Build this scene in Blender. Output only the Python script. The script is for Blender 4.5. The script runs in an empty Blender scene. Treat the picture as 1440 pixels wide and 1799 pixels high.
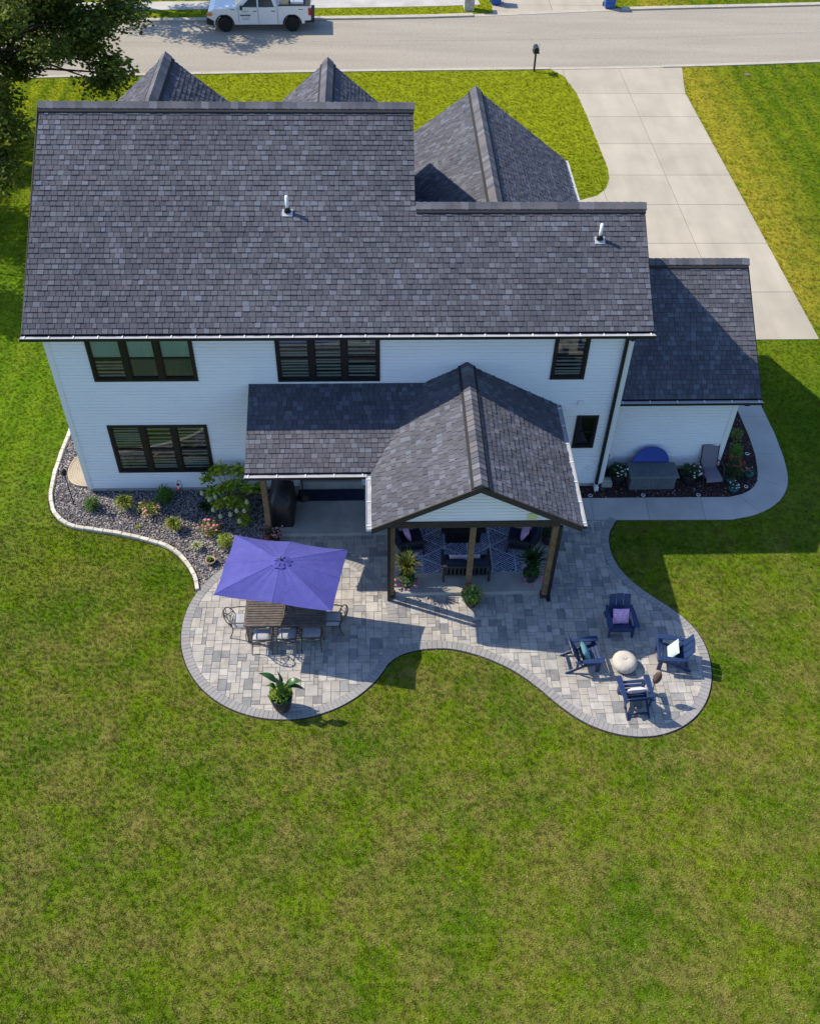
import bpy, math, random
import numpy as np
from mathutils import Matrix, Vector
R = random.Random(7); RNG = np.random.default_rng(11)
scene = bpy.context.scene; C = scene.collection
rad = math.radians; PI = math.pi

# ------------------------------------------------------------------ camera, sky, sun, exposure
cd = bpy.data.cameras.new('camera'); cam = bpy.data.objects.new('camera', cd); C.objects.link(cam)
f_px, pitch, yaw, roll = 1724.794, 0.8096668, 0.0529987, 0.0266377
cd.sensor_fit = 'VERTICAL'; cd.sensor_height = 24.0; cd.lens = f_px/1799*24.0; cd.clip_end = 2000
cy_, sy_, cp_, sp_ = math.cos(yaw), math.sin(yaw), math.cos(pitch), math.sin(pitch)
fw = Vector((sy_*cp_, cy_*cp_, -sp_)); r0 = Vector((cy_, -sy_, 0)); u0 = r0.cross(fw)
rt = math.cos(roll)*r0 + math.sin(roll)*u0; up = -math.sin(roll)*r0 + math.cos(roll)*u0
m = Matrix((rt, up, -fw)).transposed().to_4x4(); m.translation = Vector((0, 0, 21.5)); cam.matrix_world = m
scene.camera = cam
SUN_DIR = Vector((.905, -.365, -1.0)).normalized()           # direction the light travels
w = bpy.data.worlds.new('World'); scene.world = w; w.use_nodes = True
nt = w.node_tree; sky = nt.nodes.new('ShaderNodeTexSky'); sky.sky_type = 'NISHITA'; sky.sun_disc = False
sky.sun_elevation = math.asin(-SUN_DIR.z); sky.sun_rotation = math.atan2(-SUN_DIR.x, -SUN_DIR.y)
sky.air_density = 1.0; sky.dust_density = .6; sky.ozone_density = 1.6
tint = nt.nodes.new('ShaderNodeMix'); tint.data_type = 'RGBA'; tint.blend_type = 'MULTIPLY'; tint.inputs[0].default_value = 1; tint.inputs[7].default_value = (.90, 1.0, 1.16, 1)
nt.links.new(sky.outputs[0], tint.inputs[6]); nt.links.new(tint.outputs[2], nt.nodes['Background'].inputs[0]); nt.nodes['Background'].inputs[1].default_value = .135
sd = bpy.data.lights.new('sun', 'SUN'); sd.energy = 4.5; sd.angle = rad(.5); sd.color = (1, .89, .71)
so = bpy.data.objects.new('sun', sd); C.objects.link(so); so.rotation_euler = SUN_DIR.to_track_quat('-Z', 'Y').to_euler(); so.location = (-30, 12, 40)
scene.view_settings.view_transform = 'Standard'; scene.view_settings.look = 'None'
scene.view_settings.exposure = .48; scene.view_settings.gamma = 1.0

# ------------------------------------------------------------------ materials
def lin(c): return tuple(((x/255+.055)/1.055)**2.4 if x > 10 else x/255/12.92 for x in c)
def mat(name, c1, c2=None, scale=3.0, rough=.8, bump=0.0, bscale=40.0, spec=.3, metal=0.0, rand=None, rv=.25,
        transl=0.0, c3=None, detail=4.0, bdist=.02, rcol=None, macro=None):
    """base colour = noise mix c1..c2 (world position), times a per-piece random value; rand: 'obj' or 'island'"""
    m_ = bpy.data.materials.new(name); m_.use_nodes = True; t = m_.node_tree; N = t.nodes; L = t.links
    b = N['Principled BSDF']; b.inputs['Roughness'].default_value = rough; b.inputs['Metallic'].default_value = metal
    b.inputs['Specular IOR Level'].default_value = spec
    g = N.new('ShaderNodeNewGeometry'); col = None
    if c2 is not None:
        n = N.new('ShaderNodeTexNoise'); n.inputs['Scale'].default_value = scale; n.inputs['Detail'].default_value = detail
        L.new(g.outputs['Position'], n.inputs['Vector'])
        r = N.new('ShaderNodeValToRGB'); L.new(n.outputs['Fac'], r.inputs[0])
        r.color_ramp.elements[0].position = .32; r.color_ramp.elements[1].position = .68
        r.color_ramp.elements[0].color = (*c1, 1); r.color_ramp.elements[1].color = (*c2, 1)
        if c3 is not None:
            e = r.color_ramp.elements.new(.5); e.color = (*c3, 1)
        col = r.outputs[0]
    else:
        rgb = N.new('ShaderNodeRGB'); rgb.outputs[0].default_value = (*c1, 1); col = rgb.outputs[0]
    if rand:
        src = None
        if rand == 'obj': src = N.new('ShaderNodeObjectInfo').outputs['Random']
        else: src = g.outputs['Random Per Island']
        if rcol:
            rr = N.new('ShaderNodeValToRGB'); rr.color_ramp.interpolation = 'CONSTANT'; L.new(src, rr.inputs[0])
            els = rr.color_ramp.elements
            els[0].color = (*rcol[0], 1); els[0].position = 0
            els[1].position = 1/len(rcol); els[1].color = (*rcol[1], 1)
            for i_, c_ in enumerate(rcol[2:]):
                e = els.new((i_+2)/len(rcol)); e.color = (*c_, 1)
            mx = N.new('ShaderNodeMix'); mx.data_type = 'RGBA'; mx.blend_type = 'MULTIPLY'; mx.inputs[0].default_value = 1
            L.new(col, mx.inputs[6]); L.new(rr.outputs[0], mx.inputs[7]); col = mx.outputs[2]
        else:
            mp = N.new('ShaderNodeMapRange'); mp.inputs[3].default_value = 1-rv; mp.inputs[4].default_value = 1+rv
            L.new(src, mp.inputs[0])
            mx = N.new('ShaderNodeVectorMath'); mx.operation = 'SCALE'
            L.new(col, mx.inputs[0]); L.new(mp.outputs[0], mx.inputs['Scale']); col = mx.outputs[0]
    if macro:
        mp_ = N.new('ShaderNodeVectorMath'); mp_.operation = 'MULTIPLY'; mp_.inputs[1].default_value = macro[0]; L.new(g.outputs['Position'], mp_.inputs[0])
        nn = N.new('ShaderNodeTexNoise'); nn.inputs['Scale'].default_value = 1; nn.inputs['Detail'].default_value = 6; L.new(mp_.outputs[0], nn.inputs['Vector'])
        mr = N.new('ShaderNodeMapRange'); mr.inputs[1].default_value = .3; mr.inputs[2].default_value = .7; mr.inputs[3].default_value = macro[1]; mr.inputs[4].default_value = macro[2]; L.new(nn.outputs['Fac'], mr.inputs[0])
        mv = N.new('ShaderNodeVectorMath'); mv.operation = 'SCALE'; L.new(col, mv.inputs[0]); L.new(mr.outputs[0], mv.inputs['Scale']); col = mv.outputs[0]
    L.new(col, b.inputs['Base Color'])
    if bump:
        n2 = N.new('ShaderNodeTexNoise'); n2.inputs['Scale'].default_value = bscale; n2.inputs['Detail'].default_value = 3
        L.new(g.outputs['Position'], n2.inputs['Vector'])
        bp = N.new('ShaderNodeBump'); bp.inputs['Strength'].default_value = bump; bp.inputs['Distance'].default_value = bdist
        L.new(n2.outputs['Fac'], bp.inputs['Height']); L.new(bp.outputs[0], b.inputs['Normal'])
    if transl:
        tr = N.new('ShaderNodeBsdfTranslucent'); L.new(col, tr.inputs[0])
        ms = N.new('ShaderNodeMixShader'); ms.inputs[0].default_value = transl
        L.new(b.outputs[0], ms.inputs[1]); L.new(tr.outputs[0], ms.inputs[2])
        L.new(ms.outputs[0], N['Material Output'].inputs[0])
    return m_

def lawn_material():
    m_ = bpy.data.materials.new('lawn'); m_.use_nodes = True; t = m_.node_tree; N = t.nodes; L = t.links
    b = N['Principled BSDF']; b.inputs['Roughness'].default_value = .9; b.inputs['Specular IOR Level'].default_value = .1
    g = N.new('ShaderNodeNewGeometry'); pos = g.outputs['Position']
    def noise(s, d=4, dist=0):
        n = N.new('ShaderNodeTexNoise'); n.inputs['Scale'].default_value = s; n.inputs['Detail'].default_value = d
        n.inputs['Distortion'].default_value = dist; L.new(pos, n.inputs['Vector']); return n.outputs['Fac']
    def rng(x, a, b_, c=0, d=1):
        n = N.new('ShaderNodeMapRange'); L.new(x, n.inputs[0])
        for i_, v_ in zip((1, 2, 3, 4), (a, b_, c, d)): n.inputs[i_].default_value = v_
        return n.outputs[0]
    def mixc(fac, a, b_, mode='MIX'):
        n = N.new('ShaderNodeMix'); n.data_type = 'RGBA'; n.blend_type = mode
        if isinstance(fac, float): n.inputs[0].default_value = fac
        else: L.new(fac, n.inputs[0])
        for i_, v_ in ((6, a), (7, b_)):
            if isinstance(v_, tuple): n.inputs[i_].default_value = (*v_, 1)
            else: L.new(v_, n.inputs[i_])
        return n.outputs[2]
    def mth(op, a, b_):
        n = N.new('ShaderNodeMath'); n.operation = op
        for i_, v_ in enumerate((a, b_)):
            if isinstance(v_, (int, float)): n.inputs[i_].default_value = v_
            else: L.new(v_, n.inputs[i_])
        return n.outputs[0]
    sep = N.new('ShaderNodeSeparateXYZ'); L.new(pos, sep.inputs[0]); X, Y = sep.outputs[0], sep.outputs[1]
    green = mixc(rng(noise(.45, 3), .35, .65), (.118, .225, .008), (.205, .290, .011))
    # greener, thicker beside the left wall of the house; limier out at the front
    left = mth('MULTIPLY', rng(X, -11.5, -8.5, 1, 0), rng(Y, 16, 24, 0, 1))
    green = mixc(mth('MULTIPLY', left, .65), green, (.20, .35, .012))
    front = mth('MULTIPLY', rng(Y, 33, 45), rng(X, 17, 20, 1, .35))
    green = mixc(mth('MULTIPLY', front, .85), green, (.40, .455, .012))
    # mowing stripes: along y on the right side, along a slant on the left
    st = N.new('ShaderNodeTexWave'); st.bands_direction = 'X'; st.inputs['Scale'].default_value = .28; st.inputs['Distortion'].default_value = 1.2
    L.new(pos, st.inputs['Vector'])
    side = mth('MAXIMUM', rng(X, 12, 17), rng(X, -8, -11))
    green = mixc(mth('MULTIPLY', mth('MULTIPLY', st.outputs['Fac'], side), .60), green, (.11, .225, .006))
    # dry straw patches, strongest on the back lawn
    back = rng(Y, 24, 14)
    nmx = mth('MULTIPLY', mth('ADD', noise(.8, 5, .5), mth('MULTIPLY', noise(4.0, 4, .4), .7)), .6)
    dry = mth('MULTIPLY', rng(nmx, .43, .68), rng(back, 0, 1, .12, .85))
    c = mixc(dry, green, (.33, .275, .085))
    edge = mth('MULTIPLY', mth('MULTIPLY', rng(X, 16.1, 16.5), rng(X, 19.8, 17.0)), mth('MULTIPLY', rng(Y, 27, 32), rng(noise(.9, 4), .2, .5)))
    c = mixc(mth('MULTIPLY', edge, .8), c, (.52, .44, .05))
    dark = rng(noise(2.6, 7, .3), .36, .60, .82, 1.08)
    fine = mth('MULTIPLY', rng(noise(45, 2), .3, .7, .80, 1.20), dark)
    oi_ = N.new('ShaderNodeObjectInfo'); fine = mth('MULTIPLY', fine, rng(oi_.outputs['Random'], 0, 1, .60, 1.45))
    strw = mth('MULTIPLY', mth('GREATER_THAN', mth('FRACT', mth('MULTIPLY', oi_.outputs['Random'], 7.31), 0), .80), rng(back, 0, 1, .2, .55))
    c = mixc(strw, c, (.36, .31, .12))
    sc = N.new('ShaderNodeVectorMath'); sc.operation = 'SCALE'; L.new(c, sc.inputs[0]); L.new(fine, sc.inputs['Scale'])
    L.new(sc.outputs[0], b.inputs['Base Color'])
    bp = N.new('ShaderNodeBump'); bp.inputs['Strength'].default_value = .6; bp.inputs['Distance'].default_value = .03
    L.new(noise(30, 4), bp.inputs['Height']); L.new(bp.outputs[0], b.inputs['Normal'])
    tr = N.new('ShaderNodeBsdfTranslucent'); L.new(sc.outputs[0], tr.inputs[0])
    ms = N.new('ShaderNodeMixShader'); ms.inputs[0].default_value = .38
    L.new(b.outputs[0], ms.inputs[1]); L.new(tr.outputs[0], ms.inputs[2]); L.new(ms.outputs[0], N['Material Output'].inputs[0])
    return m_

def rug_material():
    m_ = bpy.data.materials.new('patterned_rug'); m_.use_nodes = True; t = m_.node_tree; N = t.nodes; L = t.links
    b = N['Principled BSDF']; b.inputs['Roughness'].default_value = .95
    g = N.new('ShaderNodeNewGeometry'); sep = N.new('ShaderNodeSeparateXYZ'); L.new(g.outputs['Position'], sep.inputs[0])
    def mth(op, a, b_=0.0, c_=0.0):
        n = N.new('ShaderNodeMath'); n.operation = op
        for i_, v_ in enumerate((a, b_, c_)):
            if isinstance(v_, (int, float)): n.inputs[i_].default_value = v_
            else: L.new(v_, n.inputs[i_])
        return n.outputs[0]
    X, Y = sep.outputs[0], sep.outputs[1]
    A = []
    for ang in (0, 60, 120):
        ca, sa = math.cos(rad(ang)), math.sin(rad(ang))
        A.append(mth('ADD', mth('MULTIPLY', X, ca), mth('MULTIPLY', Y, sa)))
    def frac(v_, k): return mth('FRACT', mth('MULTIPLY', v_, k))
    lines = None
    for a in A:
        l_ = mth('LESS_THAN', frac(a, 1.5), .055)
        lines = l_ if lines is None else mth('MAXIMUM', lines, l_)
    sel = mth('MODULO', mth('ADD', mth('ADD', mth('FLOOR', mth('MULTIPLY', A[0], 1.5)), mth('FLOOR', mth('MULTIPLY', A[1], 1.5))), 100.0), 2.0)
    h1 = mth('LESS_THAN', frac(A[2], 17), .45); h2 = mth('LESS_THAN', frac(A[1], 17), .45)
    hat = mth('ADD', mth('MULTIPLY', h1, sel), mth('MULTIPLY', h2, mth('SUBTRACT', 1.0, sel)))
    fac = mth('MAXIMUM', lines, hat)
    n = N.new('ShaderNodeTexNoise'); n.inputs['Scale'].default_value = 30; L.new(g.outputs['Position'], n.inputs['Vector'])
    fac = mth('MULTIPLY', fac, mth('GREATER_THAN', n.outputs['Fac'], .44))
    mx = N.new('ShaderNodeMix'); mx.data_type = 'RGBA'; mx.inputs[6].default_value = (.03, .05, .15, 1); mx.inputs[7].default_value = (.54, .58, .70, 1)
    L.new(fac, mx.inputs[0]); L.new(mx.outputs[2], b.inputs['Base Color'])
    return m_

def glass_material():
    m_ = bpy.data.materials.new('window_glass'); m_.use_nodes = True; t = m_.node_tree; N = t.nodes; L = t.links
    tr = N.new('ShaderNodeBsdfTransparent'); tr.inputs[0].default_value = (.80, .88, .85, 1)
    gl = N.new('ShaderNodeBsdfGlossy'); gl.inputs['Roughness'].default_value = .02
    fr = N.new('ShaderNodeFresnel'); fr.inputs[0].default_value = 2.1
    ms = N.new('ShaderNodeMixShader'); L.new(fr.outputs[0], ms.inputs[0]); L.new(tr.outputs[0], ms.inputs[1]); L.new(gl.outputs[0], ms.inputs[2])
    L.new(ms.outputs[0], N['Material Output'].inputs[0]); return m_

M = {}
M['lawn'] = lawn_material(); M['rug'] = rug_material(); M['glass'] = glass_material()
SHG = [(.88, .85, .87), (.97, .93, .95), (1.0, .96, .98), (1.10, 1.07, 1.08), (.80, .77, .78), (1.34, 1.37, 1.42), (.92, .88, .9), (1.2, 1.18, 1.18), (1.0, .95, .94), (.9, .86, .88)]
M['shingle_i'] = mat('roof_shingle', (.090, .097, .118), (.108, .115, .137), 1.2, .95, .5, 160, .15, rand='island', rcol=SHG, macro=((.25, .5, .5), .88, 1.14))
M['shingle_o'] = mat('roof_shingle_single', (.090, .097, .118), (.108, .115, .137), 1.2, .95, .5, 160, .15, rand='obj', rcol=SHG, macro=((.25, .5, .5), .88, 1.14))
M['cap'] = mat('ridge_shingle', (.12, .123, .138), (.155, .156, .17), 2, .95, .4, 160, .15, rand='obj', rcol=[(.85, .85, .9), (1, 1, 1), (1.2, 1.2, 1.25), (.7, .72, .78), (1.05, 1, 1)])
M['deck'] = mat('roof_underlay', (.03, .03, .033), rough=.95)
M['siding'] = mat('white_siding', (.83, .85, .885), (.86, .875, .90), .8, .55, .15, 60, .35)
M['trimw'] = mat('white_trim', (.78, .79, .80), rough=.5)
M['black'] = mat('black_metal', (.012, .012, .014), rough=.45, spec=.4)
M['frame'] = mat('black_window_frame', (.014, .012, .013), rough=.4, spec=.4)
M['dkbrown'] = mat('dark_brown_fascia', (.035, .028, .024), (.05, .04, .035), 6, .6)
M['wood'] = mat('stained_post_wood', (.13, .085, .045), (.22, .15, .085), 9, .7, .4, 50)
M['conc'] = mat('driveway_concrete', (.40, .36, .295), (.455, .41, .335), .6, .9, .3, 90, .2, rand='obj', rv=.05, c3=(.43, .39, .32), detail=7, macro=((1.3, .22, 1), .86, 1.02))
M['walk'] = mat('walk_concrete', (.42, .41, .39), (.50, .485, .46), 1.2, .9, .3, 90, .2, rand='obj', rv=.05, detail=7, macro=((.7, .7, 1), .88, 1.04))
M['slab'] = mat('porch_concrete', (.30, .30, .285), (.40, .39, .37), 2.5, .9, .4, 60, .2, detail=7)
M['found'] = mat('foundation', (.34, .35, .33), (.42, .43, .40), 5, .9, .3, 40)
M['street'] = mat('street_asphalt', (.30, .275, .23), (.37, .34, .285), 9, .95, .6, 25, .2, c3=(.345, .315, .265), detail=8, macro=((.12, .9, 1), .84, 1.02))
M['seam'] = mat('street_seam', (.25, .235, .215), (.36, .335, .30), 3, .95)
M['kerb'] = mat('kerb_concrete', (.37, .34, .285), (.44, .405, .345), 2, .9)
PVC = [(.60, .61, .64), (1.0, .98, .96), (.86, .84, .82), (1.10, 1.07, 1.04), (.74, .75, .78), (1.05, 1.01, .97), (.92, .88, .84), (1.16, 1.13, 1.09), (1.0, .96, .9), (1.1, 1.05, .98)]
M['paver_o'] = mat('paver', (.30, .298, .295), (.42, .412, .40), 4.5, .9, .5, 60, .2, rand='obj', rcol=PVC, c3=(.375, .368, .355), detail=8)
M['paver_i'] = mat('paver_field', (.30, .298, .295), (.42, .412, .40), 4.5, .9, .5, 60, .2, rand='island', rcol=PVC, c3=(.375, .368, .355), detail=8)
M['border'] = mat('border_paver', (.26, .256, .258), (.30, .295, .293), 6, .9, .4, 60, .2, rand='obj', rv=.07)
M['bed'] = mat('paver_joint_sand', (.14, .13, .12), (.18, .17, .155), 9, .95)
M['rockbase'] = mat('rock_bed_soil', (.05, .045, .045), (.09, .08, .08), 20, .95, .8, 40)
M['rock'] = mat('river_rock', (.27, .265, .27), (.33, .32, .31), 6, .8, rand='island', rcol=[(.35, .35, .42), (.8, .8, .88), (1.15, 1.05, .95), (.55, .52, .58), (1.45, 1.35, 1.25), (.7, .62, .6), (.5, .55, .7), (1.0, .9, .85), (.3, .28, .33)])
M['mulchbase'] = mat('mulch_soil', (.022, .014, .014), (.04, .026, .024), 20, .95, .8, 40)
M['mulch'] = mat('mulch_chip', (.065, .038, .036), (.09, .055, .05), 9, .9, rand='island', rcol=[(.6, .6, .6), (1, 1, 1), (1.5, 1.4, 1.4), (.8, .75, .8), (1.2, 1.1, 1.1), (.4, .4, .4), (1, .8, .9), (4.5, 5, 5.4), (.9, .9, .9), (.7, .6, .7), (1, 1, 1), (1.3, 1.1, 1)])
M['edging'] = mat('edging_stone', (.46, .43, .37), (.60, .57, .50), 5, .9, .5, 40, .2, rand='obj', rv=.12)
def leafm(n, a, b_, **k): return mat(n, a, b_, k.pop('scale', 2.5), .6, spec=.25, rand='island', rv=.4, transl=.25, **k)
M['tree'] = mat('tree_leaves', (.085, .125, .018), (.16, .20, .026), .7, .6, spec=.25, rand='island', rv=.45, transl=.42)
M['shrub'] = leafm('shrub_leaves', (.05, .13, .014), (.11, .22, .02))
M['dkshrub'] = leafm('dark_leaves', (.018, .05, .016), (.04, .09, .022))
M['lime'] = leafm('lime_leaves', (.14, .22, .02), (.26, .32, .035))
M['hyd'] = leafm('hydrangea_leaves', (.10, .22, .015), (.36, .40, .03), scale=3.5)
M['grassy'] = leafm('grassy_leaves', (.09, .15, .02), (.24, .25, .04), scale=8)
M['dracaena'] = leafm('dracaena_leaves', (.04, .075, .012), (.20, .20, .04), scale=14)
M['pale'] = leafm('pale_leaves', (.34, .40, .17), (.5, .53, .33))
M['banana'] = mat('large_leaf', (.02, .075, .018), (.04, .12, .02), 3, .35, spec=.5, transl=.15)
M['pink'] = mat('pink_petals', (.55, .08, .24), (.72, .30, .42), 20, .6, transl=.2)
M['softpink'] = mat('soft_pink_petals', (.60, .22, .20), (.70, .48, .42), 20, .6, transl=.2)
M['red'] = mat('red_petals', (.38, .02, .03), (.5, .06, .05), 20, .6, transl=.2)
M['white'] = mat('white_petals', (.75, .76, .74), (.8, .8, .76), 20, .6, transl=.2)
M['cream'] = mat('cream_petals', (.42, .46, .24), (.58, .52, .32), 20, .6, transl=.2)
M['bark'] = mat('bark', (.045, .035, .026), (.08, .06, .045), 8, .9, .8, 20)
M['stem'] = mat('stem', (.06, .09, .02), rough=.7)
M['umb'] = mat('umbrella_fabric', (.082, .084, .33), (.095, .098, .37), 5, .8, .5, 22, .2, transl=.12, macro=((1.2, 1.2, 1), .93, 1.05))
M['brz'] = mat('bronze_metal', (.055, .045, .038), rough=.45, spec=.5)
M['tslat'] = mat('table_slat', (.085, .07, .06), (.14, .12, .105), 8, .5, rand='obj', rv=.1, spec=.4)
M['cush'] = mat('grey_cushion', (.34, .35, .38), (.39, .40, .43), 9, .9, .2, 200)
M['navyp'] = mat('navy_painted', (.012, .030, .095), (.018, .040, .115), 6, .45, spec=.4, rand='obj', rv=.08)
M['navyc'] = mat('navy_cushion', (.008, .014, .035), (.014, .022, .05), 9, .9, .2, 150)
M['char'] = mat('charcoal_frame', (.035, .037, .042), rough=.6)
M['firet'] = mat('black_fire_table', (.006, .006, .008), rough=.6)
M['pillp'] = mat('pink_pillow', (.50, .26, .50), (.68, .46, .68), 14, .9, .2, 120)
M['pillt'] = mat('teal_pillow', (.09, .24, .30), (.15, .33, .38), 14, .9, .2, 120)
M['pillm'] = mat('mint_pillow', (.38, .52, .49), (.52, .64, .60), 14, .9, .2, 120)
M['pillw'] = mat('pale_pillow', (.62, .55, .66), (.78, .74, .80), 14, .9, .2, 120)
M['pouf'] = mat('pouf_knit', (.50, .47, .42), (.57, .53, .48), 12, .9, .5, 120)
M['potb'] = mat('black_pot', (.022, .023, .027), (.032, .032, .036), 5, .5)
M['pott'] = mat('teal_pot', (.02, .12, .13), rough=.5)
M['poty'] = mat('clay_pot', (.30, .24, .13), (.38, .31, .18), 9, .8)
M['box'] = mat('deck_box', (.10, .125, .14), (.13, .155, .17), 6, .6)
M['pool'] = mat('kiddie_pool', (.045, .085, .34), rough=.45)
M['sling'] = mat('chaise_sling', (.17, .155, .19), (.21, .19, .23), 30, .8)
M['cover'] = mat('grill_cover', (.008, .008, .010), (.016, .016, .018), 4, .45, .5, 9, .5, bdist=.05)
M['mat'] = mat('navy_mat', (.012, .02, .05), (.018, .03, .07), 30, .95)
M['silver'] = mat('aluminium', (.55, .56, .58), rough=.4, metal=.3)
M['gguard'] = mat('gutter_inside', (.33, .34, .37), (.42, .43, .46), 5, .5)
M['truckw'] = mat('truck_paint', (.74, .75, .76), rough=.28, spec=.5)
M['tyre'] = mat('tyre_rubber', (.018, .017, .016), rough=.85)
M['dglass'] = mat('truck_glass', (.02, .028, .035), rough=.08, spec=.8)
M['dkpl'] = mat('dark_plastic', (.022, .022, .024), rough=.6)
M['redl'] = mat('tail_light_red', (.45, .01, .015), rough=.25)
M['amber'] = mat('headlight_amber', (.55, .22, .05), rough=.25)
M['bin'] = mat('blue_bin', (.025, .10, .34), (.03, .12, .38), 5, .5)
M['stonew'] = mat('mailbox_stone', (.42, .39, .33), (.55, .51, .44), 7, .9, .4, 30, rand='island', rv=.15)
M['wick'] = mat('brown_wicker', (.10, .06, .045), (.17, .11, .09), 30, .8, .4, 80)
M['grate'] = mat('tan_grating', (.30, .26, .21), (.36, .31, .25), 20, .7)
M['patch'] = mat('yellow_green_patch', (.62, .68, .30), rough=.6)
M['dark'] = mat('dark_interior', (.025, .027, .03), rough=.9)
M['slat'] = mat('blind_slat', (.80, .82, .80), rough=.6)
M['shade'] = mat('window_shade', (.55, .80, .77), (.70, .86, .82), 2, .8)
M['shadelo'] = mat('lower_shade', (.16, .22, .24), (.20, .26, .28), 2, .8)
M['iron'] = mat('cast_iron', (.16, .12, .10), rough=.7)
M['beige'] = mat('cardboard', (.50, .42, .28), rough=.8)
M['clear'] = mat('pale_plastic', (.55, .60, .66), rough=.4)
M['bubble'] = mat('white_disc', (.55, .58, .58), rough=.4)

# ------------------------------------------------------------------ mesh helpers
class MB:
    def __init__(s): s.v = []; s.f = []
    def add(s, vs, fs):
        o = len(s.v); s.v.extend(tuple(p) for p in vs); s.f.extend(tuple(i+o for i in q) for q in fs); return s
    def box(s, x0, y0, z0, x1, y1, z1, T=None):
        vs = [(x, y, z) for z in (z0, z1) for y in (y0, y1) for x in (x0, x1)]
        if T is not None: vs = [T @ Vector(p) for p in vs]
        return s.add(vs, [(0, 2, 3, 1), (4, 5, 7, 6), (0, 1, 5, 4), (2, 6, 7, 3), (0, 4, 6, 2), (1, 3, 7, 5)])
    def cbox(s, x0, y0, z0, x1, y1, z1, b=.01, T=None):
        """box with its upper edges chamfered"""
        vs = [(x0, y0, z0), (x1, y0, z0), (x1, y1, z0), (x0, y1, z0), (x0, y0, z1-b), (x1, y0, z1-b), (x1, y1, z1-b), (x0, y1, z1-b),
              (x0+b, y0+b, z1), (x1-b, y0+b, z1), (x1-b, y1-b, z1), (x0+b, y1-b, z1)]
        if T is not None: vs = [T @ Vector(p) for p in vs]
        return s.add(vs, [(3, 2, 1, 0), (0, 1, 5, 4), (1, 2, 6, 5), (2, 3, 7, 6), (3, 0, 4, 7), (4, 5, 9, 8), (5, 6, 10, 9), (6, 7, 11, 10), (7, 4, 8, 11), (8, 9, 10, 11)])
    def prism(s, poly, z0, z1, bev=0.0):
        n = len(poly); a = sum(poly[i][0]*poly[(i+1) % n][1]-poly[(i+1) % n][0]*poly[i][1] for i in range(n))
        if a < 0: poly = poly[::-1]
        if bev:
            cx = sum(p[0] for p in poly)/n; cy = sum(p[1] for p in poly)/n
            ins = []
            for p in poly:
                d = math.hypot(p[0]-cx, p[1]-cy) or 1; k = max(0, 1-bev*1.3/d); ins.append((cx+(p[0]-cx)*k, cy+(p[1]-cy)*k))
            vs = [(*p, z0) for p in poly]+[(*p, z1-bev*.6) for p in poly]+[(*p, z1) for p in ins]
            fs = [tuple(range(2*n, 3*n))]
            for i in range(n):
                j = (i+1) % n; fs += [(i, j, n+j, n+i), (n+i, n+j, 2*n+j, 2*n+i)]
            return s.add(vs, fs)
        vs = [(*p, z0) for p in poly]+[(*p, z1) for p in poly]
        return s.add(vs, [tuple(range(n-1, -1, -1)), tuple(range(n, 2*n))]+[(i, (i+1) % n, n+(i+1) % n, n+i) for i in range(n)])
    def tube(s, pts, r, n=6, cap=True):
        pts = [Vector(p) for p in pts]; k = len(pts); rs = r if isinstance(r, (list, tuple)) else [r]*k
        vs = []; ref = None
        for i, p in enumerate(pts):
            d = (pts[min(i+1, k-1)]-pts[max(i-1, 0)]).normalized()
            if ref is None: ref = Vector((0, 0, 1)) if abs(d.z) < .9 else Vector((1, 0, 0))
            a = d.cross(ref).normalized(); b = d.cross(a).normalized(); ref = -b if False else ref
            for j in range(n):
                t = 2*PI*j/n; vs.append(p+rs[i]*(math.cos(t)*a+math.sin(t)*b))
        fs = [(i*n+j, i*n+(j+1) % n, (i+1)*n+(j+1) % n, (i+1)*n+j) for i in range(k-1) for j in range(n)]
        if cap: fs += [tuple(range(n-1, -1, -1)), tuple(range((k-1)*n, k*n))]
        return s.add(vs, fs)
    def lathe(s, prof, n=20, c=(0, 0, 0), T=None):
        vs = []
        for (r, z) in prof:
            for j in range(n):
                t = 2*PI*j/n; p = Vector((r*math.cos(t), r*math.sin(t), z))
                if T is not None: p = T @ p
                vs.append((p[0]+c[0], p[1]+c[1], p[2]+c[2]))
        k = len(prof)
        fs = [(i*n+j, i*n+(j+1) % n, (i+1)*n+(j+1) % n, (i+1)*n+j) for i in range(k-1) for j in range(n)]
        fs += [tuple(range(n-1, -1, -1)), tuple(range((k-1)*n, k*n))]
        return s.add(vs, fs)
    def build(s, name, mt, parent=None, smooth=False, loc=None):
        me = bpy.data.meshes.new(name); me.from_pydata([tuple(v) for v in s.v], [], s.f); me.update()
        me.materials.append(M[mt] if isinstance(mt, str) else mt)
        if smooth: me.polygons.foreach_set('use_smooth', [True]*len(me.polygons))
        o = bpy.data.objects.new(name, me); C.objects.link(o)
        if parent is not None: o.parent = parent
        if loc is not None: o.location = loc
        return o
def arrmesh(name, v, faces_n, mt, parent=None, smooth=False):
    """v: (n*k,3) array, faces of k consecutive vertices"""
    k = faces_n; nf = len(v)//k; me = bpy.data.meshes.new(name)
    me.vertices.add(len(v)); me.vertices.foreach_set('co', np.ascontiguousarray(v, dtype=np.float32).ravel())
    me.loops.add(len(v)); me.loops.foreach_set('vertex_index', np.arange(len(v), dtype=np.int32))
    me.polygons.add(nf); me.polygons.foreach_set('loop_start', np.arange(0, len(v), k, dtype=np.int32))
    me.update(calc_edges=True); me.validate(); me.materials.append(M[mt])
    o = bpy.data.objects.new(name, me); C.objects.link(o)
    if parent is not None: o.parent = parent
    return o
def empty(name, loc=(0, 0, 0), rz=0.0):
    o = bpy.data.objects.new(name, None); C.objects.link(o); o.location = loc; o.rotation_euler = (0, 0, rz); o.empty_display_size = .2; return o
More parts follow.
